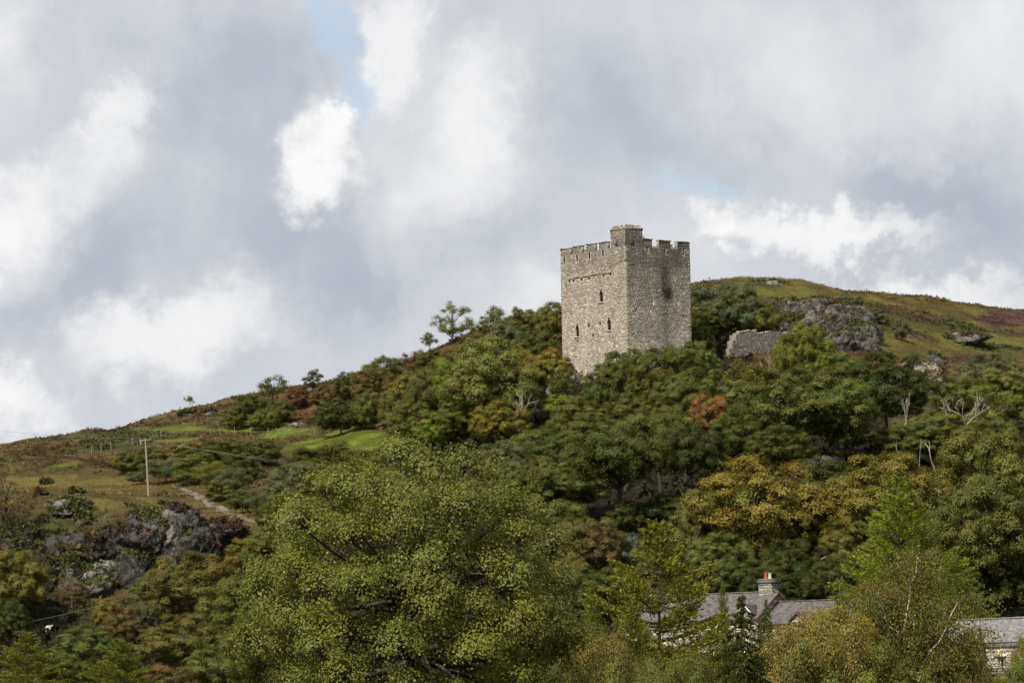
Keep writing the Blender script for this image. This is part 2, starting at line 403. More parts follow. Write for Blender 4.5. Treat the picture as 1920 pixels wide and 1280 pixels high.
# ground cover colours by place: patches given by where they are seen on the hill
C_HEATH, C_GRASS, C_FIELD = (0.085, 0.07, 0.026), (0.125, 0.105, 0.030), (0.13, 0.165, 0.022)
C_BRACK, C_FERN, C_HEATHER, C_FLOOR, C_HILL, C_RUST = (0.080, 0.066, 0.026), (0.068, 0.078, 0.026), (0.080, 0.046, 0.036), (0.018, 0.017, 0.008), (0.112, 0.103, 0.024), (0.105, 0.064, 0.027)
PATCH = [  # px, py, rx, ry, tilt, colour, kind
 (250,905,190,26,0,C_GRASS,'grass'),(110,900,150,24,0,C_GRASS,'grass'),(400,955,60,45,20,C_GRASS,'grass'),(465,1000,40,30,0,C_GRASS,'grass'),(230,945,160,18,0,C_GRASS,'grass'),
 (200,832,120,16,-8,C_FERN,'fern'),(250,815,110,12,-5,C_FERN,'fern'),(60,850,90,14,-12,C_BRACK,'bracken'),(180,868,120,12,0,C_BRACK,'bracken'),(110,830,70,10,-14,C_BRACK,'bracken'),
 (330,803,62,9,0,C_FIELD,'field'),(340,824,55,4,-6,C_FIELD,'field'),(500,806,110,5,0,C_FIELD,'field'),(540,815,62,5,-4,C_FIELD,'field'),(690,820,80,15,8,C_FIELD,'field'),(590,832,70,10,-6,C_FIELD,'field'),(660,832,80,12,0,C_FIELD,'field'),(100,877,40,4,-10,C_FIELD,'field'),
 (380,765,70,18,-20,C_BRACK,'bracken'),(330,785,60,12,-10,C_BRACK,'bracken'),(560,745,50,22,-10,C_RUST,'bracken'),(580,775,40,20,0,C_RUST,'bracken'),(520,885,60,30,-20,C_BRACK,'bracken'),(660,700,60,14,-20,C_BRACK,'bracken'),(780,690,60,14,-25,C_BRACK,'bracken'),(870,640,70,10,-20,C_BRACK,'bracken'),
 (150,975,120,12,0,C_FERN,'fern'),(130,1000,90,14,0,C_FERN,'fern'),(245,1008,40,16,0,C_FERN,'fern'),(100,1015,90,8,10,C_HEATHER,'heather'),(300,960,90,7,0,C_HEATHER,'heather'),(380,1000,70,12,25,C_HEATHER,'heather'),(330,1020,50,20,0,C_HEATHER,'heather'),
 (1480,545,130,26,8,C_HILL,'grass'),(1500,570,110,14,10,(0.12,0.13,0.022),'field'),(1700,590,260,34,6,C_HILL,'grass'),(1850,640,150,50,8,C_HILL,'grass'),(1700,650,100,30,25,C_HILL,'grass'),(1620,610,60,30,30,C_HILL,'grass'),
 (1740,598,70,14,8,C_BRACK,'bracken'),(1880,600,60,16,0,C_HEATHER,'heather'),(1660,580,70,10,10,C_HEATH,'bracken'),(1830,675,60,10,0,C_HEATHER,'heather'),(1560,598,70,8,25,C_HEATHER,'heather'),(1470,565,50,6,5,C_HEATHER,'heather'),(1450,532,40,5,0,C_BRACK,'bracken'),
 (190,1150,190,26,-8,(0.048, 0.056, 0.020),'fern'),(60,1110,60,50,0,(0.04, 0.04, 0.018),'fern'),(1490,585,60,10,5,C_FERN,'fern'),(1650,600,60,10,20,C_FERN,'fern'),(1800,610,50,8,10,C_FERN,'fern'),(1720,630,50,8,15,C_BRACK,'bracken'),(1860,650,60,8,5,C_FERN,'fern'),(1900,625,40,8,5,C_BRACK,'bracken'),
 (1580,855,70,14,0,C_GRASS,'grass'),(1890,1265,70,14,0,(0.16,0.13,0.03),'field'),
]
def cover(pp, P):
    """colours and kind index for ground points P seen at pp"""
    n = len(P)
    c = np.tile(np.array(C_HEATH), (n, 1)); kind = np.zeros(n, int)
    nz = fbm(P[:, :2] / 6.0, 4, 31)
    c = c * (0.7 + 0.6 * nz)[:, None]
    kind[nz > 0.55] = 1
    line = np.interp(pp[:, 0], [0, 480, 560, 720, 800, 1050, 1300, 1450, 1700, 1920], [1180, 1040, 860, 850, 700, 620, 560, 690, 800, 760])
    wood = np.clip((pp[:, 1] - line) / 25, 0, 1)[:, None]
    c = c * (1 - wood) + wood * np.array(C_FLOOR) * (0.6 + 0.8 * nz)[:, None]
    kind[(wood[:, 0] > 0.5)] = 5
    wob = (fbm(P[:, :2] / 4.0, 3, 41) - 0.5)
    names = {'grass': 2, 'field': 3, 'fern': 4, 'bracken': 1, 'heather': 6}
    for px, py, rx, ry, t, col, kn in PATCH:
        a = RAD(t); dx, dy = pp[:, 0] - px, pp[:, 1] - py
        u = (dx * math.cos(a) + dy * math.sin(a)) / rx; v = (-dx * math.sin(a) + dy * math.cos(a)) / ry
        r = np.sqrt(u * u + v * v) + wob * 0.9
        w = np.clip((1.05 - r) / 0.2, 0, 1)[:, None]
        c = c * (1 - w) + w * np.array(col) * (0.8 + 0.4 * nz)[:, None]
        kind[w[:, 0] > 0.5] = names[kn]
    m1, m2 = fbm(P[:, :2] / 3.2, 3, 71), fbm(P[:, :2] / 9.0, 3, 72)
    k1 = np.clip((m1 - 0.45) / 0.12, 0, 1)[:, None]; k2 = np.clip((m2 - 0.48) / 0.1, 0, 1)[:, None]
    mot = (1 - 0.35 * k1 * np.array((1.0, 1.1, 1.0))) * (1 + k2 * np.array((0.06, -0.09, -0.03)))
    return c * mot, kind
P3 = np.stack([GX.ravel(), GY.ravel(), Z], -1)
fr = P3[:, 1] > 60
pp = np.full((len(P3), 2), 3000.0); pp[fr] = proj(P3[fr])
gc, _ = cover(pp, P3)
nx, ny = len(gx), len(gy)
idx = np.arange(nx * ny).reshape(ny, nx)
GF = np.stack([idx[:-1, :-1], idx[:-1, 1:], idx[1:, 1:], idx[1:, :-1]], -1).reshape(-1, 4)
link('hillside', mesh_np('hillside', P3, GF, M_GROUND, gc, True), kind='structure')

# low plants on the open slopes, nobody could count them
rng = np.random.default_rng(7)
NCAND = 420000
c_xy = np.stack([rng.uniform(-85, 100, NCAND), rng.uniform(290, 790, NCAND)], -1)
c_p = np.concatenate([c_xy, ground_z(c_xy[:, 0], c_xy[:, 1])[:, None]], 1)
c_pp = proj(c_p)
ok = (c_pp[:, 0] > -30) & (c_pp[:, 0] < 1950) & (c_pp[:, 1] < 1330) & (c_pp[:, 1] > 500)
c_p, c_pp = c_p[ok], c_pp[ok]
c_c, c_k = cover(c_pp, c_p)
pn = fbm(c_p[:, :2] / 2.6, 3, 51)
def tufts(name, sel, blades, size, wide, up, jit, mat=M_COVER, mult=1.15, label_kind='stuff', cap=30000):
    P, C = c_p[sel], c_c[sel]
    if len(P) > cap:
        s = rng.permutation(len(P))[:cap]; P, C = P[s], C[s]
    n = len(P); m = n * blades
    Pb = np.repeat(P, blades, 0); sz = np.repeat(rng.uniform(0.5, 1.3, n), blades) * size
    d = rng.normal(0, 1, (m, 3)); d[:, 2] = np.abs(d[:, 2]) * up + 0.15; d /= np.linalg.norm(d, axis=1, keepdims=True)
    side = np.cross(d, rng.normal(0, 1, (m, 3))); side /= np.linalg.norm(side, axis=1, keepdims=True)
    o = Pb + rng.normal(0, 0.35, (m, 3)) * sz[:, None] * np.array([1, 1, 0.25])
    L = sz[:, None] * rng.uniform(0.6, 1.2, (m, 1))
    V = np.stack([o - d * 0.1 * L, o + d * L * 0.7 + side * L * wide * 1.5, o + d * L], 1).reshape(-1, 3)
    F = np.arange(m * 3).reshape(-1, 3)
    tint = np.repeat(rng.uniform(0.6, 1.45, (n, 1)) * (1 + rng.normal(0, jit, (n, 3))), blades, 0) * rng.uniform(0.8, 1.2, (m, 1))
    Cc = np.repeat(np.clip(np.repeat(C, blades, 0) * tint * mult, 0.004, 0.6), 3, 0)
    link(name, mesh_np(name, V, F, mat, Cc), kind='stuff')
tufts('bracken', (c_k == 1) & (pn > 0.36), 8, 0.36, 0.26, 0.4, 0.08, cap=22000, mult=1.0)
tufts('heath_plants', (c_k == 0), 7, 0.42, 0.22, 0.5, 0.10, cap=20000, mult=1.3)
tufts('grass', (c_k == 2), 5, 0.30, 0.07, 1.2, 0.06, cap=30000, mult=1.2)
tufts('field_grass', (c_k == 3), 4, 0.20, 0.07, 1.2, 0.05, cap=9000, mult=1.0)
tufts('fern', (c_k == 4) & (pn > 0.42), 8, 0.42, 0.28, 0.4, 0.08, cap=10000, mult=1.0)
tufts('heather', (c_k == 6) & (pn > 0.5), 8, 0.30, 0.25, 0.5, 0.10, cap=6000, mult=1.2)
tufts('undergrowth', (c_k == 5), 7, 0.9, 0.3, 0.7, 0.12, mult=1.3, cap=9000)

# ------------------------------------------------------------------ castle tower
TH = RAD(35)
DL = np.array([-math.sin(TH), math.cos(TH), 0.0]); DR = np.array([math.cos(TH), math.sin(TH), 0.0])
NL, NR = -DR, -DL                    # outward normals of the two seen faces
UPV = np.array([0, 0, 1.0])
CT = at(1171.5, 447.5, 510.0)          # top of the near corner at merlon height
def zpx(zx, zy): return 1020 + zx / 4.0, 400 + zy / 4.0
def fuv(face, zx, zy):
    """tower-face coordinates of a detail measured in the 4x enlargement"""
    D, Nn = (DL, NL) if face == 'L' else (DR, NR)
    r = ray(*zpx(zx, zy)); t = (CT @ Nn) / (r @ Nn); p = r * t
    return float((p - CT) @ D), float(p[2] - CT[2])
LEN_L = fuv('L', 125, 300)[0]; LEN_R = fuv('R', 1093, 300)[0]
Z_SILL, Z_BASE = -0.82, -19.0
tower = thing('castle_tower', (CT[0], CT[1], CT[2] + Z_BASE), 'square medieval stone keep with battlements standing on the wooded ridge', 'castle tower')
TO = np.array([0, 0, -Z_BASE])       # tower-local: near corner top is TO
def stone_colour(rg, n, light=1.0):
    pal = np.array([(0.33, 0.29, 0.235), (0.28, 0.25, 0.21), (0.38, 0.33, 0.265), (0.235, 0.21, 0.185), (0.45, 0.41, 0.355), (0.60, 0.57, 0.52), (0.15, 0.138, 0.125), (0.32, 0.255, 0.20)]) * 1.0
    k = rg.choice(len(pal), n, p=[.25, .23, .16, .14, .09, .02, .05, .06])
    return pal[k] * rg.uniform(0.8, 1.2, (n, 1)) * light
def stain(face, u, z):
    """weathering: wet streak and lichen-dark upper right face, paler lower courses"""
    k = np.ones_like(u)
    nz = fbm(np.stack([u * 0.7, z * 0.7], -1), 3, 77 if face == 'L' else 78)
    k *= 0.74 + 0.5 * nz
    k *= 0.78 + 0.44 * fbm(np.stack([u * 2.6, z * 0.22], -1), 3, 80)
    k *= np.where(z > -3.2, 0.80 + 0.0 * z, 1.0)
    k *= np.interp(z, [-16, -11, -6, -3], [1.22, 1.12, 1.0, 0.94])
    if face == 'R':
        k *= np.interp(z, [-12, -7, -3, 0], [0.98, 0.84, 0.66, 0.60])
        us, zt = fuv('R', 905, 400); _, zb = fuv('R', 905, 590)
        w = np.exp(-((u - us) / (0.42 + 0.3 * nz)) ** 2) * np.clip((zt + 0.4 - z) / 0.6, 0, 1) * np.interp(z, [zb - 5.5, zb - 0.6, zb], [0.25, 0.5, 1.0])
        k *= 1 - 0.82 * w
        w2 = np.exp(-((u - us - 1.9) / 0.7) ** 2) * np.interp(z, [-4, -2.2, 0], [0, 0.6, 0.4]); k *= 1 - 0.6 * w2
        w3 = np.exp(-((u - us - 0.1) / 0.8) ** 2) * np.interp(z, [-12, -9, -6], [0.35, 0.3, 0.2]); k *= 1 - w3
    return k
def stones(g, rg, face, O, D, Nn, u0, u1, z0, z1, holes=(), hmin=0.085, hmax=0.17, wmin=0.12, wmax=0.40, prot=(0.012, 0.055), light=1.0, stained=True):
    z = z0
    rows = []
    while z < z1 - 0.04:
        h = min(rg.uniform(hmin, hmax), z1 - z)
        u = u0 + rg.uniform(-0.15, 0)
        while u < u1:
            w = rg.uniform(wmin, wmax) * (1.0 + 0.5 * (rg.random() < 0.15))
            a, bb = max(u, u0), min(u + w, u1)
            if bb - a > 0.06: rows.append((a, bb, z, z + h))
            u += w
        z += h
    R = np.array(rows)
    keep = np.ones(len(R), bool)
    for (a, bb, c, d) in holes:
        keep &= ~((R[:, 1] > a) & (R[:, 0] < bb) & (R[:, 3] > c) & (R[:, 2] < d))
    R = R[keep]; n = len(R)
    gap = rg.uniform(0.004, 0.022, (n, 4))
    a, bb, c, d = R[:, 0] + gap[:, 0], R[:, 1] - gap[:, 1], R[:, 2] + gap[:, 2], R[:, 3] - gap[:, 3]
    jit = rg.normal(0, 0.015, (n, 4, 2))
    q = np.stack([np.stack([a, c], -1), np.stack([bb, c], -1), np.stack([bb, d], -1), np.stack([a, d], -1)], 1) + jit
    ce = q.mean(1, keepdims=True)
    fq = ce + (q - ce) * rg.uniform(0.68, 0.9, (n, 1, 1))
    pr = rg.uniform(prot[0], prot[1], (n, 4)) * 0.5 + rg.uniform(prot[0], prot[1], (n, 1)) * 0.6
    back = O + q[..., :1] * D + q[..., 1:] * UPV - Nn * 0.02
    front = O + fq[..., :1] * D + fq[..., 1:] * UPV + Nn * pr[..., None]
    V = np.concatenate([back, front], 1).reshape(-1, 3)
    base = (np.arange(n) * 8)[:, None]
    loc = np.array([(4, 5, 6, 7), (0, 1, 5, 4), (1, 2, 6, 5), (2, 3, 7, 6), (3, 0, 4, 7)])
    Q = (base[:, None] + loc[None]).reshape(-1, 4)
    C = stone_colour(rg, n, light)
    if stained: C = C * stain(face, (a + bb) / 2, (c + d) / 2)[:, None]
    g.add(V, Q, c=np.repeat(C, 8, 0))
def zrect(face, x0, x1, y0, y1):
    a = fuv(face, x0, y0); b2 = fuv(face, x1, y0); c2 = fuv(face, (x0 + x1) / 2, y0); d2 = fuv(face, (x0 + x1) / 2, y1)
    return (min(a[0], b2[0]), max(a[0], b2[0]), d2[1], c2[1])
WIN_L = [zrect('L', 413, 441, 572, 664), zrect('L', 473, 500, 783, 876), zrect('L', 236, 261, 830, 924)]
HOLES_L = [zrect('L', x - 7, x + 7, y - 10, y + 11) for x, y in ((190, 507), (220, 503), (280, 494), (337, 484), (445, 465), (498, 455))]
HOLES_L += [zrect('L', x - w, x + w, y - h, y + h) for x, y, w, h in ((335, 838, 7, 13), (420, 825, 6, 13), (368, 915, 6, 12), (251, 958, 6, 7), (490, 930, 4, 6), (308, 660, 4, 5), (560, 675, 4, 5), (193, 681, 4, 5), (200, 755, 4, 5))]
LOOPS_L = [zrect('L', x - 6, x + 6, y - 24, y + 26) for x, y in ((151, 354), (247, 333), (340, 315), (441, 297))]
HOLES_R = [zrect('R', 685, 694, 710, 742), zrect('R', 1044, 1052, 573, 586)]
LOOPS_R = [zrect('R', x - 5, x + 5, y - 26, y + 28) for x, y in ((773, 272), (908, 279), (1045, 285))]
CORE_C = np.array((0.27, 0.245, 0.205))
def wall_face(g, O, D, Nn, length, z0, z1, openings, depth=0.55):
    us = sorted({0.0, length} | {v for o in openings for v in o[:2]}); zs = sorted({z0, z1} | {v for o in openings for v in o[2:]})
    inside = lambda u, z: any(a < u < b2 and c < z < d for a, b2, c, d in openings)
    for i in range(len(us) - 1):
        for j in range(len(zs) - 1):
            if inside((us[i] + us[i + 1]) / 2, (zs[j] + zs[j + 1]) / 2): continue
            g.add([O + D * us[i] + UPV * zs[j], O + D * us[i + 1] + UPV * zs[j], O + D * us[i + 1] + UPV * zs[j + 1], O + D * us[i] + UPV * zs[j + 1]], [(0, 1, 2, 3)], c=CORE_C)
    for a, b2, c, d in openings:
        P = [O + D * u + UPV * z - Nn * k for k in (0, depth) for (u, z) in ((a, c), (b2, c), (b2, d), (a, d))]
        g.add(P, [(0, 1, 5, 4), (1, 2, 6, 5), (2, 3, 7, 6), (3, 0, 4, 7), (4, 5, 6, 7)], c=CORE_C * 0.8)
op_L, op_R = WIN_L + HOLES_L + LOOPS_L, HOLES_R + LOOPS_R
g = Geo()
wall_face(g, TO, DL, NL, LEN_L, Z_BASE, Z_SILL, op_L)
wall_face(g, TO, DR, NR, LEN_R, Z_BASE, Z_SILL, op_R)
B1, B2, B3 = TO + DL * LEN_L, TO + DR * LEN_R, TO + DL * LEN_L + DR * LEN_R
g.add([B1 + UPV * Z_BASE, B3 + UPV * Z_BASE, B3 + UPV * Z_SILL, B1 + UPV * Z_SILL], [(0, 1, 2, 3)], c=CORE_C)
g.add([B2 + UPV * Z_BASE, B3 + UPV * Z_BASE, B3 + UPV * Z_SILL, B2 + UPV * Z_SILL], [(0, 1, 2, 3)], c=CORE_C)
i0, i1, i2, i3 = TO + (DL + DR) * 1.0, B1 - DL + DR, B3 - DL - DR, B2 + DL - DR
o4 = [TO, B1, B3, B2]; i4 = [i0, i1, i2, i3]
for k in range(4):
    k2 = (k + 1) % 4
    g.add([o4[k] + UPV * Z_SILL, o4[k2] + UPV * Z_SILL, i4[k2] + UPV * Z_SILL, i4[k] + UPV * Z_SILL], [(0, 1, 2, 3)], c=CORE_C)
    g.add([i4[k] + UPV * Z_SILL, i4[k2] + UPV * Z_SILL, i4[k2] + UPV * (Z_SILL - 1.2), i4[k] + UPV * (Z_SILL - 1.2)], [(0, 1, 2, 3)], c=CORE_C)
g.add([p + UPV * (Z_SILL - 1.2) for p in i4], [(0, 1, 2, 3)], c=CORE_C)
g.obj('wall', M_STONE, tower)
rg = np.random.default_rng(3)
g = Geo()
stones(g, rg, 'L', TO, DL, NL, 0.25, LEN_L - 0.25, -17.0, Z_SILL, op_L)
stones(g, rg, 'R', TO, DR, NR, 0.25, LEN_R - 0.25, -17.0, Z_SILL, op_R)
g.obj('facing_stone', M_STONE, tower, kind='stuff')
# corner stones, each a part
def quoins(O, dA, dB, nA, nB, ztop):
    """alternating long and short corner stones; dA, dB run from the corner along the two walls, nA, nB point out of them"""
    qm = []
    for v in range(6):
        gg = Geo(); a = rg.uniform(0.42, 0.7); b2 = rg.uniform(0.26, 0.4)
        if v % 2: a, b2 = b2, a
        h = rg.uniform(0.18, 0.25)
        gg.box(nA * 0.03 + nB * 0.03, dA * a, dB * b2, UPV * h * 0.94, np.array((0.315, 0.278, 0.228)) * rg.uniform(0.72, 1.12))
        qm.append((gg.mesh('quoin', M_STONE), h))
    z = -16.5; k = 0
    while z < ztop - 0.25:
        me, h = qm[(k % 2) + 2 * int(rg.integers(3))]
        q = link('quoin', me, tower); q.location = Vector(O + UPV * z + (nA + nB) * rg.normal(-0.012, 0.010))
        z += h; k += 1
quoins(TO, DL, DR, NL, NR, Z_SILL)
quoins(B1, -DL, DR, NL, -NR, Z_SILL)
quoins(B2, -DR, DL, NR, -NL, Z_SILL)
# windows: near-black pane painted as the inner shade, pointed head, sill
for (a, b2, c, d) in WIN_L:
    gg = Geo(); gg.box(TO + DL * (a + .01) + UPV * (c + .01) - NL * 0.14, DL * (b2 - a - .02), -NL * 0.04, UPV * (d - c - .02))
    w = gg.obj('window', M_DARK, tower)
    gg = Geo(); gg.box(TO + DL * (a - 0.12) + UPV * (c - 0.14) + NL * 0.0, DL * (b2 - a + 0.24), NL * 0.14, UPV * 0.13, (0.36, 0.34, 0.30))
    gg.obj('sill', M_STONE, w)
    m_ = (a + b2) / 2; hw = (b2 - a) / 2
    for s in (-1, 1):
        gg = Geo()
        P = [TO + DL * (m_ + s * hw * 1.02) + UPV * (d - 0.42), TO + DL * (m_ + s * hw * 1.02) + UPV * (d + 0.01), TO + DL * (m_ - s * 0.0) + UPV * (d + 0.01)]
        P += [p - NL * 0.3 for p in P]
        gg.add(P, [(0, 1, 4, 3), (1, 2, 5, 4), (2, 0, 3, 5)], [(0, 1, 2), (3, 4, 5)], c=(0.30, 0.27, 0.23))
        gg.obj('arch_stone', M_STONE, w)
for (O_, D_, N_, LL) in ((TO, DL, NL, LOOPS_L + HOLES_L), (TO, DR, NR, LOOPS_R + HOLES_R)):  # shallow dark panes put the shade of slits and holes into colour
    for (a, b2, c, d) in LL:
        gg = Geo(); gg.box(O_ + D_ * (a + .008) + UPV * (c + .008) - N_ * 0.05, D_ * (b2 - a - .016), -N_ * 0.04, UPV * (min(d, Z_SILL - .01) - c - .016)); gg.obj('arrow_slit' if d - c > 0.5 else 'beam_hole', M_DARK, tower)
# broken ledge of projecting stones along the row of beam holes
for x0, x1 in ((196, 213), (227, 272), (288, 330), (345, 437), (452, 492)):
    ya, yb = np.interp([x0, x1], [190, 500], [492, 443]); (ua, za), (ub, zb_) = fuv('L', x0, ya), fuv('L', x1, yb)
    n_ = max(1, int(abs(ub - ua) / 0.5))
    for k in range(n_):
        a_, b_ = sorted((ua + (ub - ua) * k / n_, ua + (ub - ua) * (k + 1) / n_)); gg = Geo()
        gg.box(TO + DL * (a_ + .02) + UPV * ((za + zb_) / 2 + rg.normal(0, .015)), DL * (b_ - a_ - .04), NL * rg.uniform(.10, .17), UPV * 0.10, stone_colour(rg, 1, .9)[0]); gg.obj('ledge_stone', M_STONE, tower)
# merlons
def merlon(O, D, Nn, face, u0, u1, top=0.0, cop=0.07, base=None):
    zb = Z_SILL if base is None else base
    gg = Geo()
    gg.box(O + D * u0 + UPV * zb, D * (u1 - u0), -Nn * 0.42, UPV * (top - zb - 0.02), CORE_C * 0.9)
    stones(gg, rg, face, O, D, Nn, u0, u1, zb, top - 0.02, light=0.92)
    m = gg.obj('merlon', M_STONE, tower)
    gg = Geo(); uu = u0 - 0.04
    while uu < u1 + 0.03:
        w = min(rg.uniform(0.3, 0.6), u1 + 0.05 - uu)
        gg.box(O + D * uu - Nn * (0.45 + rg.uniform(0, .04)) + UPV * (top - 0.018 + rg.normal(0, .012)), D * (w - .015), Nn * (0.54 + rg.uniform(0, .07)), UPV * (cop + 0.018 + rg.uniform(-.01, .07)), stone_colour(rg, 1, .62)[0]); uu += w
    gg.obj('coping', M_STONE, m)
for x0, x1 in ((121, 192), (218, 280), (315, 377), (412, 474)):
    a, b2 = sorted((fuv('L', x0, 240)[0], fuv('L', x1, 240)[0])); merlon(TO, DL, NL, 'L', a, min(b2, LEN_L), rg.uniform(-0.03, 0.04))
for x0, x1, tp in ((737, 810, 0.06), (860, 948, 0.02), (998, 1092, 0.0)):
    a, b2 = fuv('R', x0, 230)[0], fuv('R', x1, 230)[0]; merlon(TO, DR, NR, 'R', a, min(b2, LEN_R), tp)
for k in range(4):
    u = 0.3 + k * (LEN_L - 0.6) / 4; merlon(B2, DL, -NL, 'L', u, u + 2.1)
for k in range(3):
    u = 0.3 + k * (LEN_R - 0.6) / 3; merlon(B1, DR, -NR, 'R', u, u + 1.9)
# corner turret with sloped cap
tl, tr = fuv('L', 499, 140)[0], fuv('R', 738, 140)[0]
_, tz = fuv('L', 605, 118)
gg = Geo()
gg.box(TO + UPV * Z_SILL, DR * tr, DL * tl, UPV * (tz - Z_SILL), CORE_C * 0.9)
_, l0 = fuv('R', 670, 185); _, l1 = fuv('R', 670, 275); us = fuv('R', 670, 230)[0]
ul = fuv('L', 548, 230)[0]; _, m0 = fuv('L', 548, 195); _, m1 = fuv('L', 548, 280)
stones(gg, rg, 'L', TO, DL, NL, 0.0, tl, Z_SILL, tz, [(ul - 0.1, ul + 0.1, max(m1, Z_SILL + .02), m0)], light=0.92)
stones(gg, rg, 'R', TO, DR, NR, 0.0, tr, Z_SILL, tz, [(us - 0.07, us + 0.07, l1, l0)], light=0.95)
turret = gg.obj('turret', M_STONE, tower)
cap_rows = []
for (O, D, Nn, u, z0, z1, w) in ((TO, DL, NL, ul, max(m1, Z_SILL + .02), m0, 0.17), (TO, DR, NR, us, l1, l0, 0.13)):
    gg = Geo(); gg.box(O + D * (u - w / 2) + UPV * z0 - Nn * 0.3, D * w, Nn * 0.306, UPV * (z1 - z0)); gg.obj('arrow_slit', M_DARK, turret)  # solid dark plug, coloured as the shade inside the slit
gg = Geo()
ins = 0.28
_, tz2 = fuv('L', 605, 82)
ov = 0.06
bl = [TO - DR * ov - DL * ov, TO + DR * (tr + ov) - DL * ov, TO + DR * (tr + ov) + DL * (tl + ov), TO - DR * ov + DL * (tl + ov)]
tp = [TO + DR * ins + DL * ins, TO + DR * (tr - ins) + DL * ins, TO + DR * (tr - ins) + DL * (tl - ins), TO + DR * ins + DL * (tl - ins)]
V = [p + UPV * (tz - 0.01) for p in bl] + [p + UPV * (tz + 0.10) for p in bl] + [p + UPV * tz2 for p in tp]
Q = [(3, 2, 1, 0), (8, 9, 10, 11)] + [(i + k, (i + 1) % 4 + k, (i + 1) % 4 + k + 4, i + k + 4) for k in (0, 4) for i in range(4)]
gg.add(V, Q, c=(0.15, 0.132, 0.112)); cop = gg.obj('coping', M_STONE, turret)
for (a0, a1, b0_, b1_, Nn) in ((bl[0], bl[3], tp[0], tp[3], NL), (bl[0], bl[1], tp[0], tp[1], NR)):
    n_ = 6
    for r_ in range(2):
        for k in range(n_):
            f0, f1, g0, g1 = k / n_, (k + 1) / n_, r_ / 2, (r_ + 1) / 2
            pt = lambda f, q: (a0 + (a1 - a0) * f + UPV * (tz + .10)) * (1 - q) + (b0_ + (b1_ - b0_) * f + UPV * tz2) * q
            P4 = [pt(f0 + .012, g0 + .02), pt(f1 - .012, g0 + .02), pt(f1 - .012, g1 - .02), pt(f0 + .012, g1 - .02)]
            o_ = (Nn * .6 + UPV * .8) * rg.uniform(.02, .10); gg = Geo()
            gg.add(P4 + [p + o_ for p in P4], [(4, 5, 6, 7), (0, 1, 5, 4), (1, 2, 6, 5), (2, 3, 7, 6), (3, 0, 4, 7)], c=stone_colour(rg, 1, .62)[0]); gg.obj('cap_stone', M_STONE, cop)
# low step beside the turret and rain spouts at the parapet corners
gg = Geo(); gg.box(TO + DR * (tr + 0.02) + UPV * (0.0) - NR * 0.6, DR * 0.28, NR * 0.62, UPV * 0.42, CORE_C * 0.85); gg.obj('parapet_step', M_STONE, tower)
for O, D in ((TO + DL * tl + UPV * (tz - 0.08), NL), (TO + DR * tr + UPV * (tz - 0.35), DR), (B1 + UPV * (-0.1), DL), (B2 + UPV * 0.02, DR)):
    gg = Geo(); gg.box(O, D * 0.32, np.cross(D, UPV) * 0.1, UPV * 0.07); gg.obj('stone_spout', M_STONE, tower)

# ivy growing out of the wet streak
def leaf_quads(P, Nrm, L, rg, wide=0.36):
    n = len(P)
    Nrm = Nrm / np.maximum(np.linalg.norm(Nrm, axis=1, keepdims=True), 1e-9)
    t = np.cross(Nrm, rg.normal(0, 1, (n, 3))); t /= np.maximum(np.linalg.norm(t, axis=1, keepdims=True), 1e-9)
    s = np.cross(Nrm, t); L = np.asarray(L).reshape(-1, 1) if np.ndim(L) else L
    V = np.stack([P - t * L * 0.5, P + s * L * wide + Nrm * L * 0.08, P + t * L * 0.5, P - s * L * wide + Nrm * L * 0.08], 1).reshape(-1, 3)
    return V, np.arange(4 * n).reshape(-1, 4)
u0, z0 = fuv('R', 922, 596)
n = 260
P = TO + DR * (u0 + rg.normal(0, 0.3, n))[:, None] + UPV * (z0 + rg.normal(0, 0.42, n))[:, None] + NR * rg.uniform(0.06, 0.22, n)[:, None]
V, Q = leaf_quads(P, NR + rg.normal(0, 0.5, (n, 3)), 0.16, rg)
o = link('ivy', mesh_np('ivy', V, Q, M_LEAF, np.repeat(rg.uniform(0.6, 1.3, (n, 1)) * np.ones(3), 4, 0)), tower); o.color = (0.06, 0.055, 0.018, 1)

# ------------------------------------------------------------------ ruined curtain wall
rw0 = at(1367, 660, 522.0); rw1 = at(1520, 632, 530.0)
D = np.array([rw1[0] - rw0[0], rw1[1] - rw0[1], 0]); LW = np.linalg.norm(D); D /= LW; Nn = np.array([D[1], -D[0], 0])
ruin = thing('ruined_wall', (rw0[0], rw0[1], rw0[2] - 5), 'low ruined stone curtain wall with ragged top between keep and rocky hill', 'ruined wall')
gg = Geo(); gt = Geo()
prof = lambda u: np.interp(u, [0, 0.5, 1.2, 2.4, 4.2, 4.8, 7, 10], [-0.3, 1.1, 2.1, 2.65, 2.75, 2.4, 2.75, 2.65])
u = 0.0
while u < LW:
    w = rg.uniform(0.3, 0.6); h = 5 + prof(u + w / 2) + rg.uniform(-0.08, 0.1)
    gg.box(D * u, D * min(w, LW - u), -Nn * 1.1, UPV * h, CORE_C * 0.5)
    n_ = Geo()
    stones(gt, rg, 'L', np.zeros(3), D, Nn, u, min(u + w, LW), 1.0, h, hmin=0.10, hmax=0.2, wmin=0.14, wmax=0.4, light=0.62, stained=False)
    gt.box(D * (u + 0.03) + UPV * (h - 0.03) - Nn * 0.5, D * (w - 0.06), Nn * 0.56, UPV * rg.uniform(0.08, 0.22), stone_colour(rg, 1, 0.8)[0], 0.15)
    u += w
gg.obj('wall_core', M_STONE, ruin); gt.obj('facing_stone', M_STONE, ruin, kind='stuff')

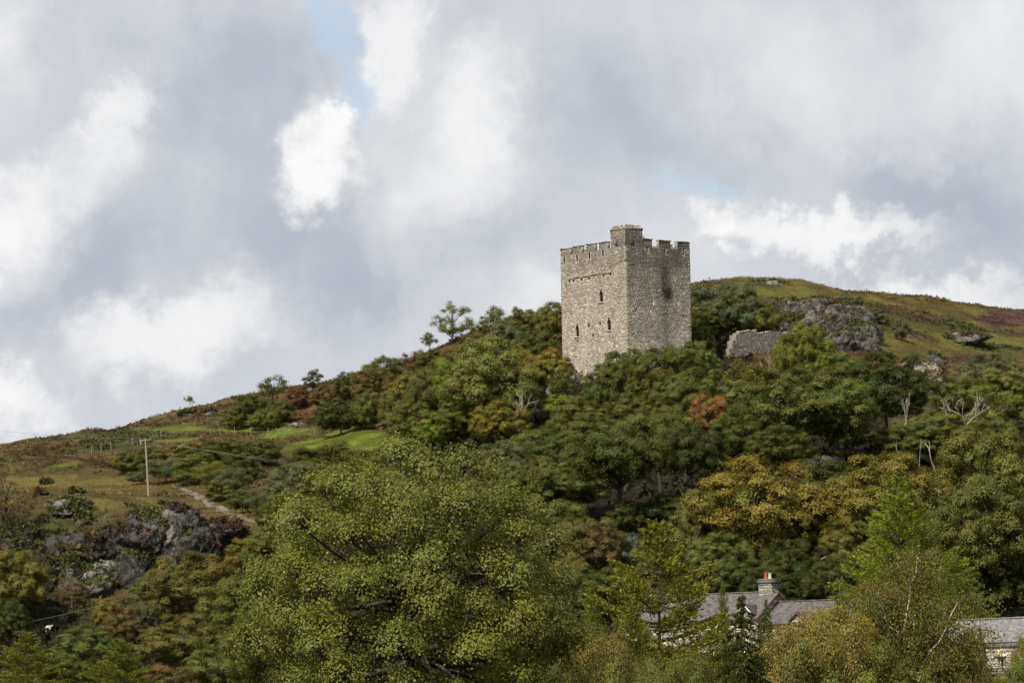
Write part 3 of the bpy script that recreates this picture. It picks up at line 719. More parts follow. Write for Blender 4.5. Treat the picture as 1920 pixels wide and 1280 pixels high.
# ------------------------------------------------------------------ rocks
def ico(level):
    t = (1 + 5 ** 0.5) / 2
    V = np.array([(-1, t, 0), (1, t, 0), (-1, -t, 0), (1, -t, 0), (0, -1, t), (0, 1, t), (0, -1, -t), (0, 1, -t), (t, 0, -1), (t, 0, 1), (-t, 0, -1), (-t, 0, 1)], float)
    F = np.array([(0, 11, 5), (0, 5, 1), (0, 1, 7), (0, 7, 10), (0, 10, 11), (1, 5, 9), (5, 11, 4), (11, 10, 2), (10, 7, 6), (7, 1, 8), (3, 9, 4), (3, 4, 2), (3, 2, 6), (3, 6, 8), (3, 8, 9), (4, 9, 5), (2, 4, 11), (6, 2, 10), (8, 6, 7), (9, 8, 1)])
    V /= np.linalg.norm(V, axis=1, keepdims=True)
    for _ in range(level):
        n = len(V); e = np.sort(np.concatenate([F[:, [0, 1]], F[:, [1, 2]], F[:, [2, 0]]]), 1)
        ue, inv = np.unique(e, axis=0, return_inverse=True); inv = inv.ravel()
        m = V[ue[:, 0]] + V[ue[:, 1]]; m /= np.linalg.norm(m, axis=1, keepdims=True)
        V = np.concatenate([V, m]); k = len(F); a, b2, c = n + inv[:k], n + inv[k:2 * k], n + inv[2 * k:]
        F = np.concatenate([np.stack([F[:, 0], a, c], 1), np.stack([F[:, 1], b2, a], 1), np.stack([F[:, 2], c, b2], 1), np.stack([a, b2, c], 1)])
    return V, F
ICO = {l: ico(l) for l in (1, 2, 3, 4, 5)}
ROCK_TOPS = []
def boulder(g, c, size, seed, level=4, tint=(1, 1, 1), rough=1.0, org=None):
    r_ = np.random.default_rng(seed); V, F = ICO[level]
    nrm = r_.normal(0, 1, (15, 3)); nrm /= np.linalg.norm(nrm, axis=1, keepdims=True); h = r_.uniform(0.60, 0.98, 15)
    dd = V @ nrm.T
    rad = np.min(np.where(dd > 0.05, h / np.maximum(dd, 0.05), 9.0), 1)
    P = V * np.minimum(rad, 1.12)[:, None] * np.asarray(size)
    # steep cleavage: folds along a tilted axis, crags on top of it
    ax = np.array([0.75, 0.25, 0.62]); q = P @ np.array([[0.78, 0.1, -0.62], [0.1, 0.9, 0.3], [0.62, 0.3, 0.78]]).T + seed * 3.7
    r1 = np.abs(fbm(q * (1.4, 1.0, 0.45), 3, seed, 0.55) - 0.5) * 2
    r2 = np.abs(fbm(q * (4.2, 3.0, 1.5), 3, seed + 9, 0.6) - 0.5) * 2
    amp = min(np.min(size) * 0.45, 0.9) * rough
    P = P + V * ((0.5 - r1) * amp + (0.4 - r2) * amp * 0.42)[:, None]
    g.add(P + np.asarray(c), T=F, c=np.asarray(tint))
    if org is not None:
        n = np.cross(P[F[:, 1]] - P[F[:, 0]], P[F[:, 2]] - P[F[:, 0]]); ar = np.linalg.norm(n, axis=1); m = (n[:, 2] / np.maximum(ar, 1e-9) > 0.62)
        tops = P[F[m]].mean(1) + np.asarray(c) + org
        ROCK_TOPS.append(tops if org[0] < 0 else tops[::2])
def rock_thing(name, items, label, cat='rock outcrop', group=None, tint=(1, 1, 1)):
    """items: (px, py, wpx, hpx, depth_m, distance or None, seed, tint)"""
    g = Geo(); o = None; gs = (1.4 if len(items) in (4, 5) else 1.15) if 1 < len(items) < 6 else 1.0
    for (px, py, wp, hp, dm, Y, sd, tn) in items:
        p = hit(px, py) if Y is None else at(px, py, Y)
        if o is None: o = p.copy()
        m = p[1] / FPX
        boulder(g, p - o, (wp * m / 2 * gs, dm / 2 * gs, hp * m / 2 * gs), sd, 4 if wp > 75 else 3, np.asarray(tint) * tn, 1.0, o)
    t = g.obj(name, M_ROCK); t.location = Vector(o); t['label'] = label; t['category'] = cat
    if group: t['group'] = group
    return t
# the cliff below the pole
cl_items = []
for k, (px, py, wp, hp, dm, tn) in enumerate([
    (70, 1075, 110, 110, 7, .5), (120, 1060, 100, 100, 6, .6), (150, 1040, 110, 60, 6, .7), (90, 1115, 100, 90, 6, .55), (140, 1090, 80, 110, 7, .9), (182, 1085, 84, 90, 6, 1.3), (176, 1115, 100, 60, 7, 1.15),
    (225, 1100, 70, 70, 7, 1.0), (215, 1060, 90, 90, 6, .6), (250, 1075, 90, 110, 6, .65), (240, 1025, 90, 80, 6, .75), (290, 1060, 90, 110, 6, .7), (285, 1010, 110, 90, 6, .95), (325, 1020, 90, 110, 6, 1.0), (345, 1050, 80, 80, 6, .8),
    (380, 1030, 90, 80, 6, .65), (415, 1015, 90, 60, 6, .65), (255, 990, 90, 60, 5, .8), (310, 985, 90, 50, 5, .9), (365, 1000, 80, 50, 5, .75), (190, 1030, 90, 60, 5, .5), (300, 1090, 70, 60, 5, .5), (40, 1040, 90, 90, 6, .45), (445, 1010, 60, 40, 4, .7)]):
    r_ = ray(px, py); yy = 459.0 + (py < 1010) * 6 + (k % 3)
    cl_items.append((px, py, wp * 1.15, hp * 1.1, dm, yy - (0.8 if tn >= 1 else 0), 100 + k, tn * (1.9 if tn >= 1 else 1.0)))
rock_thing('rock_cliff', cl_items, 'long dark craggy rock face with pale slabs below the utility pole', 'cliff', None, (0.56, 0.545, 0.51))
rock_thing('rock_outcrop', [(118, 948, 50, 22, 3, None, 131, 1.0), (145, 953, 50, 20, 3, None, 132, 1.1), (125, 960, 60, 16, 3, None, 133, .9)], 'pinkish grey flat outcrop above the left end of the cliff', tint=(1.1, .98, .98))
rock_thing('rock_outcrop', [(154, 986, 34, 44, 2.4, None, 134, .8)], 'small pointed dark rock standing among green ferns above the cliff')
rock_thing('boulder', [(358, 1043, 26, 22, 1.6, None, 136, 1.9)], 'pale rounded boulder at the right foot of the cliff', 'boulder')
for k, (px, py, w, h, lab) in enumerate([(144, 925, 18, 8, 'small flat grey rock in the yellow grass left of the pole'), (70, 927, 22, 8, 'low pale rock in rough grass near the leftmost birch'), (312, 949, 30, 10, 'low heather-fringed rock just right of the pole foot'), (85, 908, 24, 10, 'dark ledge of rock above rough grass left of the pole'),
        (165, 1105, 1, 1, ''), (212, 1108, 20, 10, 'pair of pale stones in ferns under the cliff foot'), (118, 1163, 24, 18, 'pale boulder just right of the white sheep'), (395, 778, 30, 12, 'grey crag in bracken above the upper green field'), (350, 778, 40, 10, 'long grey scree patch under the lone skyline thorn'), (560, 797, 26, 10, 'pale rock at the upper edge of the green field'), (588, 796, 16, 8, 'small white rock tucked against the big dark bush'), (583, 735, 22, 14, 'grey rock in rust bracken below the windswept thorn')]):
    if lab: rock_thing('boulder', [(px, py, w, h, h * 0.08, None, 150 + k, 1.15)], lab, 'rock')
# the rocky shoulder right of the ruin
it = [(1460, 583, 90, 44, 7, None, 171, 1.0), (1490, 588, 100, 50, 7, None, 172, 1.2), (1535, 598, 110, 60, 7, None, 173, 1.15), (1580, 612, 110, 66, 7, None, 174, 1.05), (1612, 634, 80, 56, 6, None, 175, 1.0), (1530, 632, 120, 60, 6, None, 176, 1.15), (1485, 618, 90, 50, 6, None, 177, 1.0), (1575, 650, 110, 60, 6, None, 178, 1.05), (1625, 655, 70, 40, 6, None, 179, .9)]
rock_thing('rock_outcrop', it, 'big slanting grey crag on the hill behind the ruined wall', tint=(0.66, 0.62, 0.58))
rock_thing('rock_outcrop', [(1802, 641, 104, 30, 5, None, 181, .95)], 'purplish heather-fringed rock alone on the open right-hand slope', tint=(1.1, .95, .98))
rock_thing('rock_outcrop', [(1712, 690, 36, 22, 3, None, 183, 1.3), (1735, 705, 60, 34, 4.5, None, 184, 1.3), (1748, 720, 60, 34, 5, None, 195, 1.1), (1760, 735, 64, 44, 5, None, 185, 1.0), (1785, 728, 40, 28, 4, None, 186, .9)], 'stepped pale crag descending behind the white dead tree', tint=(1.2, 1.1, 1.0))
rock_thing('rock_outcrop', [(1755, 680, 40, 30, 3, None, 187, .6)], 'dark hollow rock on the slope below the lone round bush')
rock_thing('rock_outcrop', [(1440, 533, 66, 10, 4, None, 188, 1.2)], 'thin grey scree ledge near the summit of the right hill')
rock_thing('rock_outcrop', [(1062, 712, 46, 40, 3, 514, 190, 1.6), (1045, 742, 30, 36, 3, 508, 191, 1.7), (1042, 775, 24, 50, 3, 500, 192, 1.6)], 'pale rock foot under the left corner of the keep', tint=(1.2, 1.15, 1.08))
rock_thing('rock_outcrop', [(1545, 870, 60, 30, 3, None, 193, .7), (1595, 862, 40, 16, 3, None, 194, .8)], 'mossy rock bank under the big oak by the clearing')

rt = np.concatenate(ROCK_TOPS); rt = rt[rng.permutation(len(rt))[:15000]]
keep_ = fbm(rt / 2.2, 3, 91) > 0.44; rt = rt[keep_]
mixn = fbm(rt / 5.0, 2, 93)[:, None]
c_p, c_c = rt, np.where(mixn > 0.47, np.array(C_FERN), np.where(mixn > 0.37, np.array(C_GRASS) * 0.7, np.array(C_HEATHER) * 0.75))
tufts('ledge_plants', np.ones(len(rt), bool), 9, 0.5, 0.26, 0.7, 0.12, mult=0.9)

# ------------------------------------------------------------------ trees: builders
def finish_leaves(P, Nrm, L, rg, hue, wide=0.36, autumn=0.02, autc=(2.6, 1.5, 0.9)):
    V, Q = leaf_quads(P, Nrm, L, rg, wide)
    n = len(P)
    c = rg.uniform(0.84, 1.18, (n, 1)) * (1 + rg.normal(0, 0.04, (n, 3))) * hue
    a = rg.random(n) < autumn
    c[a] = c[a] * np.array(autc)
    return V, Q, np.repeat(np.clip(c, 0.05, 5), 4, 0)
def bez(p0, p1, p2, n):
    t = np.linspace(0, 1, n + 1)[:, None]
    return (1 - t) ** 2 * p0 + 2 * t * (1 - t) * p1 + t * t * p2
def broad(seed, n_lobes=24, lobe_r=(0.11, 0.19), cz=0.60, rz=0.40, n_sub=14, n_leaf=22000, leaf=0.017, zmin=0.2, trunk_r=0.022, trunk_h=0.3, bark=(0.06, 0.05, 0.04), autumn=0.02, wide=0.36, top_bias=0.25, spread=0.5, mat=M_LEAF, twig=0.0022, sub_r=0.21, lean=(0, 0), cone=0.0, droop=0.0, hue_var=0.08, shell=(0.50, 0.86), autc=(1.9, 1.35, 0.7), nrand=0.20, sep=0.68, zb=0.5):
    """crown about 1 wide, tree 1 high, foot at the origin; returns (trunk mesh, crown mesh)"""
    rg = np.random.default_rng(seed)
    lobes = []
    tries = 0
    while len(lobes) < n_lobes and tries < 6000:
        tries += 1
        d = rg.normal(0, 1, 3); d /= np.linalg.norm(d)
        d[2] = d[2] * (1 - top_bias) + top_bias * abs(d[2])
        f = rg.uniform(*shell)
        r = rg.uniform(*lobe_r)
        p = np.array([d[0] * spread * f, d[1] * spread * f, cz + d[2] * rz * f])
        if cone: p[:2] *= 1 - cone * max(0.0, (p[2] - cz + 0.1) / (rz + 0.1))
        p[:2] += np.array(lean) * p[2]
        if p[2] - r * 0.6 < zmin: p[2] = zmin + r * 0.6
        if any(np.linalg.norm((p - q) * (1, 1, 1.2)) < (r + rr) * sep for q, rr in lobes): continue
        lobes.append((p, r))
    g = Geo(); bk = np.asarray(bark)
    top = np.array([lean[0] * 0.5, lean[1] * 0.5, trunk_h]); top[:2] += rg.normal(0, 0.012, 2)
    up2 = np.array([top[0] * 1.6, top[1] * 1.6, cz + rz * 0.45])
    path = [np.array([0, 0, -0.03]), np.array([0, 0, 0.02]), top * 0.5 + rg.normal(0, 0.006, 3), top, (top + up2) / 2 + np.append(rg.normal(0, .02, 2), 0), up2]
    rr = trunk_r * np.array([1.5, 1.15, 1.0, 0.85, 0.55, 0.25])
    g.tubes(path[:-1], path[1:], rr[:-1], rr[1:], 7, bk)
    Ps, Ns, Hs = [], [], []
    n_per = np.array([r ** 2 for _, r in lobes]); n_per = (n_per / n_per.sum() * n_leaf).astype(int)
    for (c, r), nl in zip(lobes, n_per):
        s = top if c[2] < cz else (top + up2) / 2
        s = s + (up2 - s) * rg.uniform(0, 0.4)
        mid = (s + c) / 2 + np.array([0, 0, rg.uniform(0.0, 0.05)]) + rg.normal(0, 0.02, 3)
        bz = bez(s, mid, c, 4); rb = np.linspace(trunk_r * 0.42, twig * 1.8, 5)
        g.tubes(bz[:-1], bz[1:], rb[:-1], rb[1:], 5, bk)
        hue = (1 + rg.normal(0, hue_var)) * np.array([1 + rg.normal(0, hue_var), 1.0, 1 + rg.normal(0, 0.1)])
        sub = rg.normal(0, 1, (n_sub, 3)); sub[:, 2] = sub[:, 2] * 0.8 + zb
        out = c - np.array([0, 0, cz]); sub += out / max(np.linalg.norm(out), 1e-6) * 0.5
        sub /= np.linalg.norm(sub, axis=1, keepdims=True)
        sp = c + sub * r * rg.uniform(0.62, 1.08, (n_sub, 1)) * (1, 1, 0.85)
        g.tubes(np.tile(c, (n_sub, 1)), sp, np.full(n_sub, twig), np.full(n_sub, twig * 0.4), 3, bk)
        k = rg.integers(0, n_sub, nl)
        off = rg.normal(0, 1, (nl, 3)) * r * sub_r * (1, 1, 0.75)
        if droop: off[:, 2] -= np.abs(rg.normal(0, droop, nl))
        Ps.append(sp[k] + off)
        Ns.append(sub[k] * 0.75 + np.array([0, 0, 0.30]) + off / (r * sub_r) * 0.16 + rg.normal(0, nrand, (nl, 3)))
        Hs.append(np.tile(hue, (nl, 1)) * (1 + rg.normal(0, 0.10, (n_sub, 1)))[k])
    P, Nn, H = np.concatenate(Ps), np.concatenate(Ns), np.concatenate(Hs)
    P[:, 2] = np.maximum(P[:, 2], 0.01)
    sxy = 0.5 / np.percentile(np.abs(P[:, :2]), 98.0); sz_ = 1.0 / np.percentile(P[:, 2], 99.6)
    fit = np.array([sxy, sxy, sz_]); P = P * fit
    for a_ in g.V: a_ *= fit
    V, Q, C = finish_leaves(P, Nn, leaf * rg.uniform(0.6, 1.35, len(P)), rg, H, wide, autumn, autc)
    return g.mesh('trunk', M_BARK, True), mesh_np('crown', V, Q, mat, C)
def conifer(seed, n_whorl=26, width=0.36, n_leaf=24000, leaf=0.022, zlow=0.05, up=0.15, droop=0.12, bark=(0.07, 0.055, 0.04), thin=0.14, irregular=0.25, hang=0.03, tip_power=0.85):
    rg = np.random.default_rng(seed); g = Geo(); bk = np.asarray(bark)
    zz = np.linspace(-0.02, 1.0, 9); wob = np.cumsum(rg.normal(0, 0.003, (9, 2)), 0); wob[0] = 0
    tp = np.concatenate([wob, zz[:, None]], 1); rr = np.linspace(0.016, 0.0015, 9)
    g.tubes(tp[:-1], tp[1:], rr[:-1], rr[1:], 6, bk)
    segs, lens, hues = [], [], []
    for w in range(n_whorl):
        t = zlow + (0.97 - zlow) * (w / (n_whorl - 1)) ** 0.95
        L = width * ((1 - t) / (1 - zlow)) ** tip_power + 0.012
        nb = int(rg.integers(4, 7)); a0 = rg.uniform(0, 6.28)
        for k in range(nb):
            a = a0 + k * 2 * math.pi / nb + rg.normal(0, 0.25); l = L * rg.uniform(1 - irregular, 1 + irregular * 0.6)
            o = np.array([np.interp(t, zz, wob[:, 0]), np.interp(t, zz, wob[:, 1]), t + rg.normal(0, 0.008)])
            dr = np.array([math.cos(a), math.sin(a), 0])
            p1 = o + dr * l * 0.55 + np.array([0, 0, l * (0.10 - droop)]); p2 = o + dr * l + np.array([0, 0, l * (up - droop)])
            bz = bez(o, p1, p2, 5); rb = np.linspace(0.0035, 0.0006, 6) * (0.5 + l / width)
            g.tubes(bz[:-1], bz[1:], rb[:-1], rb[1:], 4, bk)
            segs.append(bz); lens.append(l); hues.append(1 + rg.normal(0, 0.15))
    lens = np.array(lens); cnt = (lens / lens.sum() * n_leaf).astype(int)
    Ps, Ns, Hs, Ts = [], [], [], []
    for bz, l, h, n in zip(segs, lens, hues, cnt):
        if n < 2: continue
        t = rg.uniform(0.12, 1.0, n) ** 0.8; i = np.minimum((t * 5).astype(int), 4); f = (t * 5 - i)[:, None]
        p = bz[i] * (1 - f) + bz[i + 1] * f
        d = bz[-1] - bz[0]; d /= np.linalg.norm(d); sd = np.cross(d, [0, 0, 1]); sd /= np.linalg.norm(sd)
        # side sprays: quantised so that they read as twigs
        tw = np.round(t * 11) / 11; sgn = rg.choice([-1, 1], n)
        off = np.abs(rg.normal(0, 1, n)) * l * 0.17 * (1.1 - tw * 0.75)
        p = p + sd * (sgn * off)[:, None] + d * (off * 0.6)[:, None] + rg.normal(0, 0.004, (n, 3))
        p[:, 2] -= np.abs(rg.normal(0, hang, n)) * 0.5 * (off / max(l * 0.17, 1e-5))
        Ps.append(p); Hs.append(np.full((n, 3), h))
        Ts.append(sd * sgn[:, None] * 0.8 + d * 0.8 + np.array([0, 0, 0.25]) + rg.normal(0, 0.4, (n, 3)))
    P, T, H = np.concatenate(Ps), np.concatenate(Ts), np.concatenate(Hs)
    T /= np.linalg.norm(T, axis=1, keepdims=True); n = len(P)
    s = np.cross(T, rg.normal(0, 1, (n, 3)) + np.array([0, 0, 1.2])); s /= np.linalg.norm(s, axis=1, keepdims=True)
    L = (leaf * rg.uniform(0.6, 1.4, n))[:, None]
    V = np.stack([P - T * L * 0.5, P + s * L * thin, P + T * L * 0.5, P - s * L * thin], 1).reshape(-1, 3)
    c = rg.uniform(0.6, 1.45, (n, 1)) * H * (1 + rg.normal(0, 0.05, (n, 3)))
    return g.mesh('trunk', M_BARK, True), mesh_np('crown', V, np.arange(4 * n).reshape(-1, 4), M_LEAF, np.repeat(np.clip(c, .1, 4), 4, 0))
def branching(seed, depth=5, spread=0.55, r0=0.02, l0=0.34, shrink=0.74, forks=(2, 3), bark=(0.42, 0.38, 0.33), updraft=0.25, start=None, crook=0.18):
    """leafless tree about 1 high: (mesh, tips)"""
    rg = np.random.default_rng(seed); P0, P1, R0, R1, tips = [], [], [], [], []
    def grow_(p, d, l, r, k):
        n = 3
        for i in range(n):
            d2 = d + rg.normal(0, crook, 3); d2 /= np.linalg.norm(d2)
            q = p + d2 * l / n; ra = r * (1 - 0.33 * (i + 1) / n)
            P0.append(p); P1.append(q); R0.append(r * (1 - 0.33 * i / n)); R1.append(ra)
            p, d = q, d2
        if k == 0: tips.append(p); return
        for _ in range(int(rg.integers(forks[0], forks[1] + 1))):
            e = d + rg.normal(0, spread, 3) + np.array([0, 0, updraft]); e /= np.linalg.norm(e)
            grow_(p, e, l * shrink * rg.uniform(0.75, 1.15), r * 0.66 * rg.uniform(0.8, 1.05), k - 1)
    grow_(np.array([0, 0, -0.02]), np.array([rg.normal(0, .08), rg.normal(0, .08), 1.0]), l0, r0, depth)
    V1 = np.array(P1); s = 1.0 / V1[:, 2].max()
    g = Geo(); g.tubes(np.array(P0) * s, V1 * s, np.array(R0) * s, np.array(R1) * s, 4, np.asarray(bark))
    return g, np.array(tips) * s

def birch(seed, n_strand=500, n_leaf=44000, leaf=0.0135, bark=(0.42, 0.38, 0.32)):
    rg = np.random.default_rng(seed); g = Geo(); bk = np.asarray(bark)
    stems = [([0, 0, -.02], [0.0, 0, .35], [-0.01, 0, .62]), ([-.01, 0, .60], [0.0, 0, .8], [.06, 0.01, .97]), ([0.0, 0, .38], [.09, -.02, .5], [.17, -.06, .74]), ([0, 0, .30], [-.06, .03, .5], [-.09, .05, .82]), ([0, 0, .45], [.03, .02, .6], [.05, .05, .85]), ([0, 0, .25], [.10, .05, .4], [.22, .08, .6]), ([0, 0, .22], [-.12, -.03, .35], [-.24, -.04, .52]), ([0,0,.5],[-.05,-.05,.65],[-.12,-.1,.78])]
    nodes = []
    for i, (a, b2, c) in enumerate(stems):
        bz = bez(*[np.array(x, float) for x in (a, b2, c)], 8)
        bz[1:] += rg.normal(0, 0.006, (8, 3)); r0 = 0.0075 if i == 0 else 0.0048
        rb = np.linspace(r0, r0 * (0.6 if i == 0 else 0.25), 9); g.tubes(bz[:-1], bz[1:], rb[:-1], rb[1:], 6, bk)
        nodes.append(bz[2:])
    nodes = np.concatenate(nodes); Ps, Hs = [], []
    for a_ in g.V: a_[:, 1] -= 0.07 * np.clip(a_[:, 2] / 0.25, 0, 1)
    nodes[:, 1] -= 0.03
    k = rg.integers(0, len(nodes), n_strand)
    for j in k:
        o = nodes[j]; a = rg.uniform(0, 6.28); L = rg.uniform(0.06, 0.22) * (1.25 - o[2] * 0.7)
        dr = np.array([math.cos(a), math.sin(a), 0]); e1 = o + dr * L * 0.7 + np.array([0, 0, L * rg.uniform(0.2, 0.7)]); e2 = o + dr * L * 1.1 + np.array([0, 0, -L * rg.uniform(-0.2, 0.9)])
        bz = bez(o, e1, e2, 5); rb = np.linspace(0.0016, 0.0005, 6); g.tubes(bz[:-1], bz[1:], rb[:-1], rb[1:], 3, np.array((0.09, 0.07, 0.055)))
        n = max(4, n_leaf // n_strand); t = rg.uniform(0.25, 1, n); i = np.minimum((t * 5).astype(int), 4); f = (t * 5 - i)[:, None]
        p = bz[i] * (1 - f) + bz[i + 1] * f + rg.normal(0, 0.017, (n, 3)); p[:, 2] -= np.abs(rg.normal(0, 0.022, n))
        Ps.append(p); Hs.append(np.tile((1 + rg.normal(0, .12)) * np.array([1 + rg.normal(0, .1), 1, 1]), (n, 1)))
    P, H = np.concatenate(Ps), np.concatenate(Hs); P[:, 2] = np.maximum(P[:, 2], 0.02)
    fit = np.array([1, 1, 1.0]); fit[:2] = 0.5 / np.percentile(np.abs(P[:, :2]), 98); P = P * fit
    for a_ in g.V: a_ *= fit
    V, Q, C = finish_leaves(P, rg.normal(0, 1, P.shape) + np.array([0, 0, .3]), leaf * rg.uniform(.6, 1.3, len(P)), rg, H, .36, .06, (1.7, 1.25, .8))
    return g.mesh('trunk', M_BARK, True), mesh_np('crown', V, Q, M_LEAF, C)
def airy(seed, bark=(0.07, 0.06, 0.05), n_leaf=7000, leaf=0.024, depth=6, spread=0.42, top_only=True, **k):
    g, tips = branching(seed, depth=depth, spread=spread, r0=0.02, l0=0.16, shrink=0.86, bark=bark, updraft=0.22, crook=0.10, **k)
    rg = np.random.default_rng(seed + 1)
    V = np.concatenate(g.V); wx = np.abs(V[:, :2]).max() * 2
    for a in g.V: a[:, :2] /= wx
    tips = tips / np.array([wx, wx, 1])
    kk = rg.integers(0, len(tips), n_leaf); P = tips[kk] + rg.normal(0, 0.030, (n_leaf, 3))
    C_ = (1 + rg.normal(0, .15, (len(tips), 1)))[kk] * np.ones(3)
    V, Q, C = finish_leaves(P, rg.normal(0, 1, P.shape) + np.array([0, 0, .8]), leaf * rg.uniform(.6, 1.3, n_leaf), rg, C_, .36, .05)
    return g.mesh('trunk', M_BARK, True), mesh_np('crown', V, Q, M_LEAF, C)

# prototypes (each about 1 wide and 1 high); copies share their mesh data
PROTO = {
 'oak': [broad(s, n_lobes=46, lobe_r=(0.095, 0.15), n_sub=20, sub_r=0.17, n_leaf=62000, leaf=0.0155, autumn=0.01, zmin=0.08, cz=0.54, rz=0.46, trunk_h=0.24, shell=(0.55, 0.92)) for s in (1, 2, 3, 4)],
 'tall': [broad(s, n_lobes=34, lobe_r=(0.09, 0.14), n_sub=18, sub_r=0.18, n_leaf=46000, leaf=0.0155, autumn=0.01, zmin=0.46, cz=0.70, rz=0.30, trunk_h=0.42, trunk_r=0.026, shell=(0.4, 0.9), bark=(0.035, 0.03, 0.025)) for s in (6, 8)],
 'round': [broad(s, n_lobes=34, lobe_r=(0.11, 0.17), n_sub=20, sub_r=0.18, n_leaf=40000, leaf=0.019, autumn=0.01, cz=0.50, rz=0.48, zmin=0.04, trunk_h=0.16, shell=(0.55, 0.88)) for s in (11, 12, 13)],
 'bush': [broad(s, n_lobes=24, lobe_r=(0.13, 0.21), n_leaf=15000, leaf=0.032, cz=0.42, rz=0.56, zmin=0.0, trunk_h=0.10, trunk_r=0.014, n_sub=16, autumn=0.01) for s in (21, 22, 23)],
 'willow': [broad(s, n_lobes=34, lobe_r=(0.10, 0.17), n_leaf=40000, leaf=0.021, cz=0.46, rz=0.50, zmin=0.02, trunk_h=0.12, trunk_r=0.010, wide=0.22, autumn=0.02, n_sub=20, droop=0.012, sub_r=0.26, nrand=0.4) for s in (31, 32)],
 'fan': [broad(s, n_lobes=40, lobe_r=(0.06, 0.10), shell=(0.74, 0.96), cz=0.50, rz=0.50, zmin=0.10, n_leaf=9000, leaf=0.024, trunk_h=0.07, trunk_r=0.014, n_sub=9, sub_r=0.42, autumn=0.05, bark=(0.08, 0.07, 0.055)) for s in (65,)],
 'sparse': [broad(s, n_lobes=20, lobe_r=(0.07, 0.13), n_leaf=7000, leaf=0.019, n_sub=10, trunk_r=0.016, autumn=0.06, bark=(0.10, 0.085, 0.07)) for s in (41, 42)],
 'thorn': [broad(s, n_lobes=16, lobe_r=(0.10, 0.17), n_leaf=3600, leaf=0.036, cz=0.58, rz=0.44, zmin=0.08, trunk_h=0.22, lean=(0.22, 0), n_sub=9, sub_r=0.34) for s in (51, 52)],
 'airy': [airy(s) for s in (61, 63)],
 'larch': [conifer(s, up=0.30, droop=0.04, width=0.5, n_leaf=46000, leaf=0.021, thin=0.14, hang=0.045, n_whorl=24, irregular=0.4, tip_power=0.75) for s in (71, 72)],
 'spruce': [conifer(81, up=-0.05, droop=0.22, width=0.5, n_leaf=26000, leaf=0.026, thin=0.2, n_whorl=24, hang=0.05)],
 'birch': [birch(91)],
}
def dead(seed, **k):
    g, _ = branching(seed, **k); V = np.concatenate(g.V); wx = np.abs(V[:, :2]).max() * 2
    for a in g.V: a[:, :2] /= wx
    return g.mesh('trunk', M_BARK, True)
PROTO['dead'] = [(dead(s, depth=5, spread=0.34, r0=0.026, updraft=0.55, crook=0.22, bark=(0.27, 0.24, 0.20)), None) for s in (101, 102, 104)]
PROTO['snag'] = [(dead(s, depth=2, spread=0.5, r0=0.05, l0=0.5, updraft=0.4, forks=(1, 2), bark=(0.26, 0.22, 0.18)), None) for s in (111, 113)]
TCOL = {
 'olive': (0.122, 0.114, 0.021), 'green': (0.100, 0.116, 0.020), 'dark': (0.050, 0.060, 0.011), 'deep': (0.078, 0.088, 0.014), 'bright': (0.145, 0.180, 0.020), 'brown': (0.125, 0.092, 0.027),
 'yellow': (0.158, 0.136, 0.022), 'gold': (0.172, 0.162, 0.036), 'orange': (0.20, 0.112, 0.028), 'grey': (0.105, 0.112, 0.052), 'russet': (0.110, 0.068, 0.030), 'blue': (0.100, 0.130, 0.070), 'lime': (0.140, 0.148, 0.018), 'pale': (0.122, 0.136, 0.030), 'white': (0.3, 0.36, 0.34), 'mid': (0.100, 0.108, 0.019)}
NAMES = {'tall': 'oak_tree', 'fan': 'rounded_tree', 'oak': 'oak_tree', 'round': 'broadleaf_tree', 'bush': 'bush', 'willow': 'willow_bush', 'sparse': 'sparse_tree', 'thorn': 'thorn_tree', 'airy': 'open_crowned_tree', 'larch': 'larch_tree', 'spruce': 'spruce_tree', 'birch': 'birch_tree', 'dead': 'dead_tree', 'snag': 'dead_tree'}
CATS = {'bush': 'bush', 'willow': 'bush', 'dead': 'dead tree', 'snag': 'dead tree'}
trng = random.Random(5)
used = {}
tree_log = []
def place_tree(kind, p, width, height, colour, label, group=None, variant=None, rz=None):
    L = PROTO[kind]; k = used.get(kind, trng.randrange(9)); used[kind] = k + 1
    tm, cm = L[(k if variant is None else variant) % len(L)]
    root = thing(NAMES[kind], Vector(p), label, CATS.get(kind, 'tree'), group, trng.uniform(0, 6.28) if rz is None else rz)
    root.scale = (width, width, height)
    link('trunk', tm, root)
    if cm is not None:
        c = link('crown', cm, root); b2 = TCOL[colour]; j = trng.uniform(0.88, 1.12)
        c.color = (b2[0] * j * trng.uniform(.94, 1.06), b2[1] * j, b2[2] * j, 1)
    return root
def tree(kind, cx, top, base, wpx, colour, label, Y=None, group=None, variant=None, rz=None):
    if Y is None: p = hit(cx, base)
    else: p = at(cx, base, Y); p[2] = ground_z(p[0], p[1])
    zt = at(cx, top, p[1])[2]; h = zt - p[2]
    tree_log.append((label[:40], round(p[1]), round(h, 1), round(wpx * p[1] / FPX, 1)))
    return place_tree(kind, p, wpx * p[1] / FPX, max(h, 0.5), colour, label, group, variant, rz)

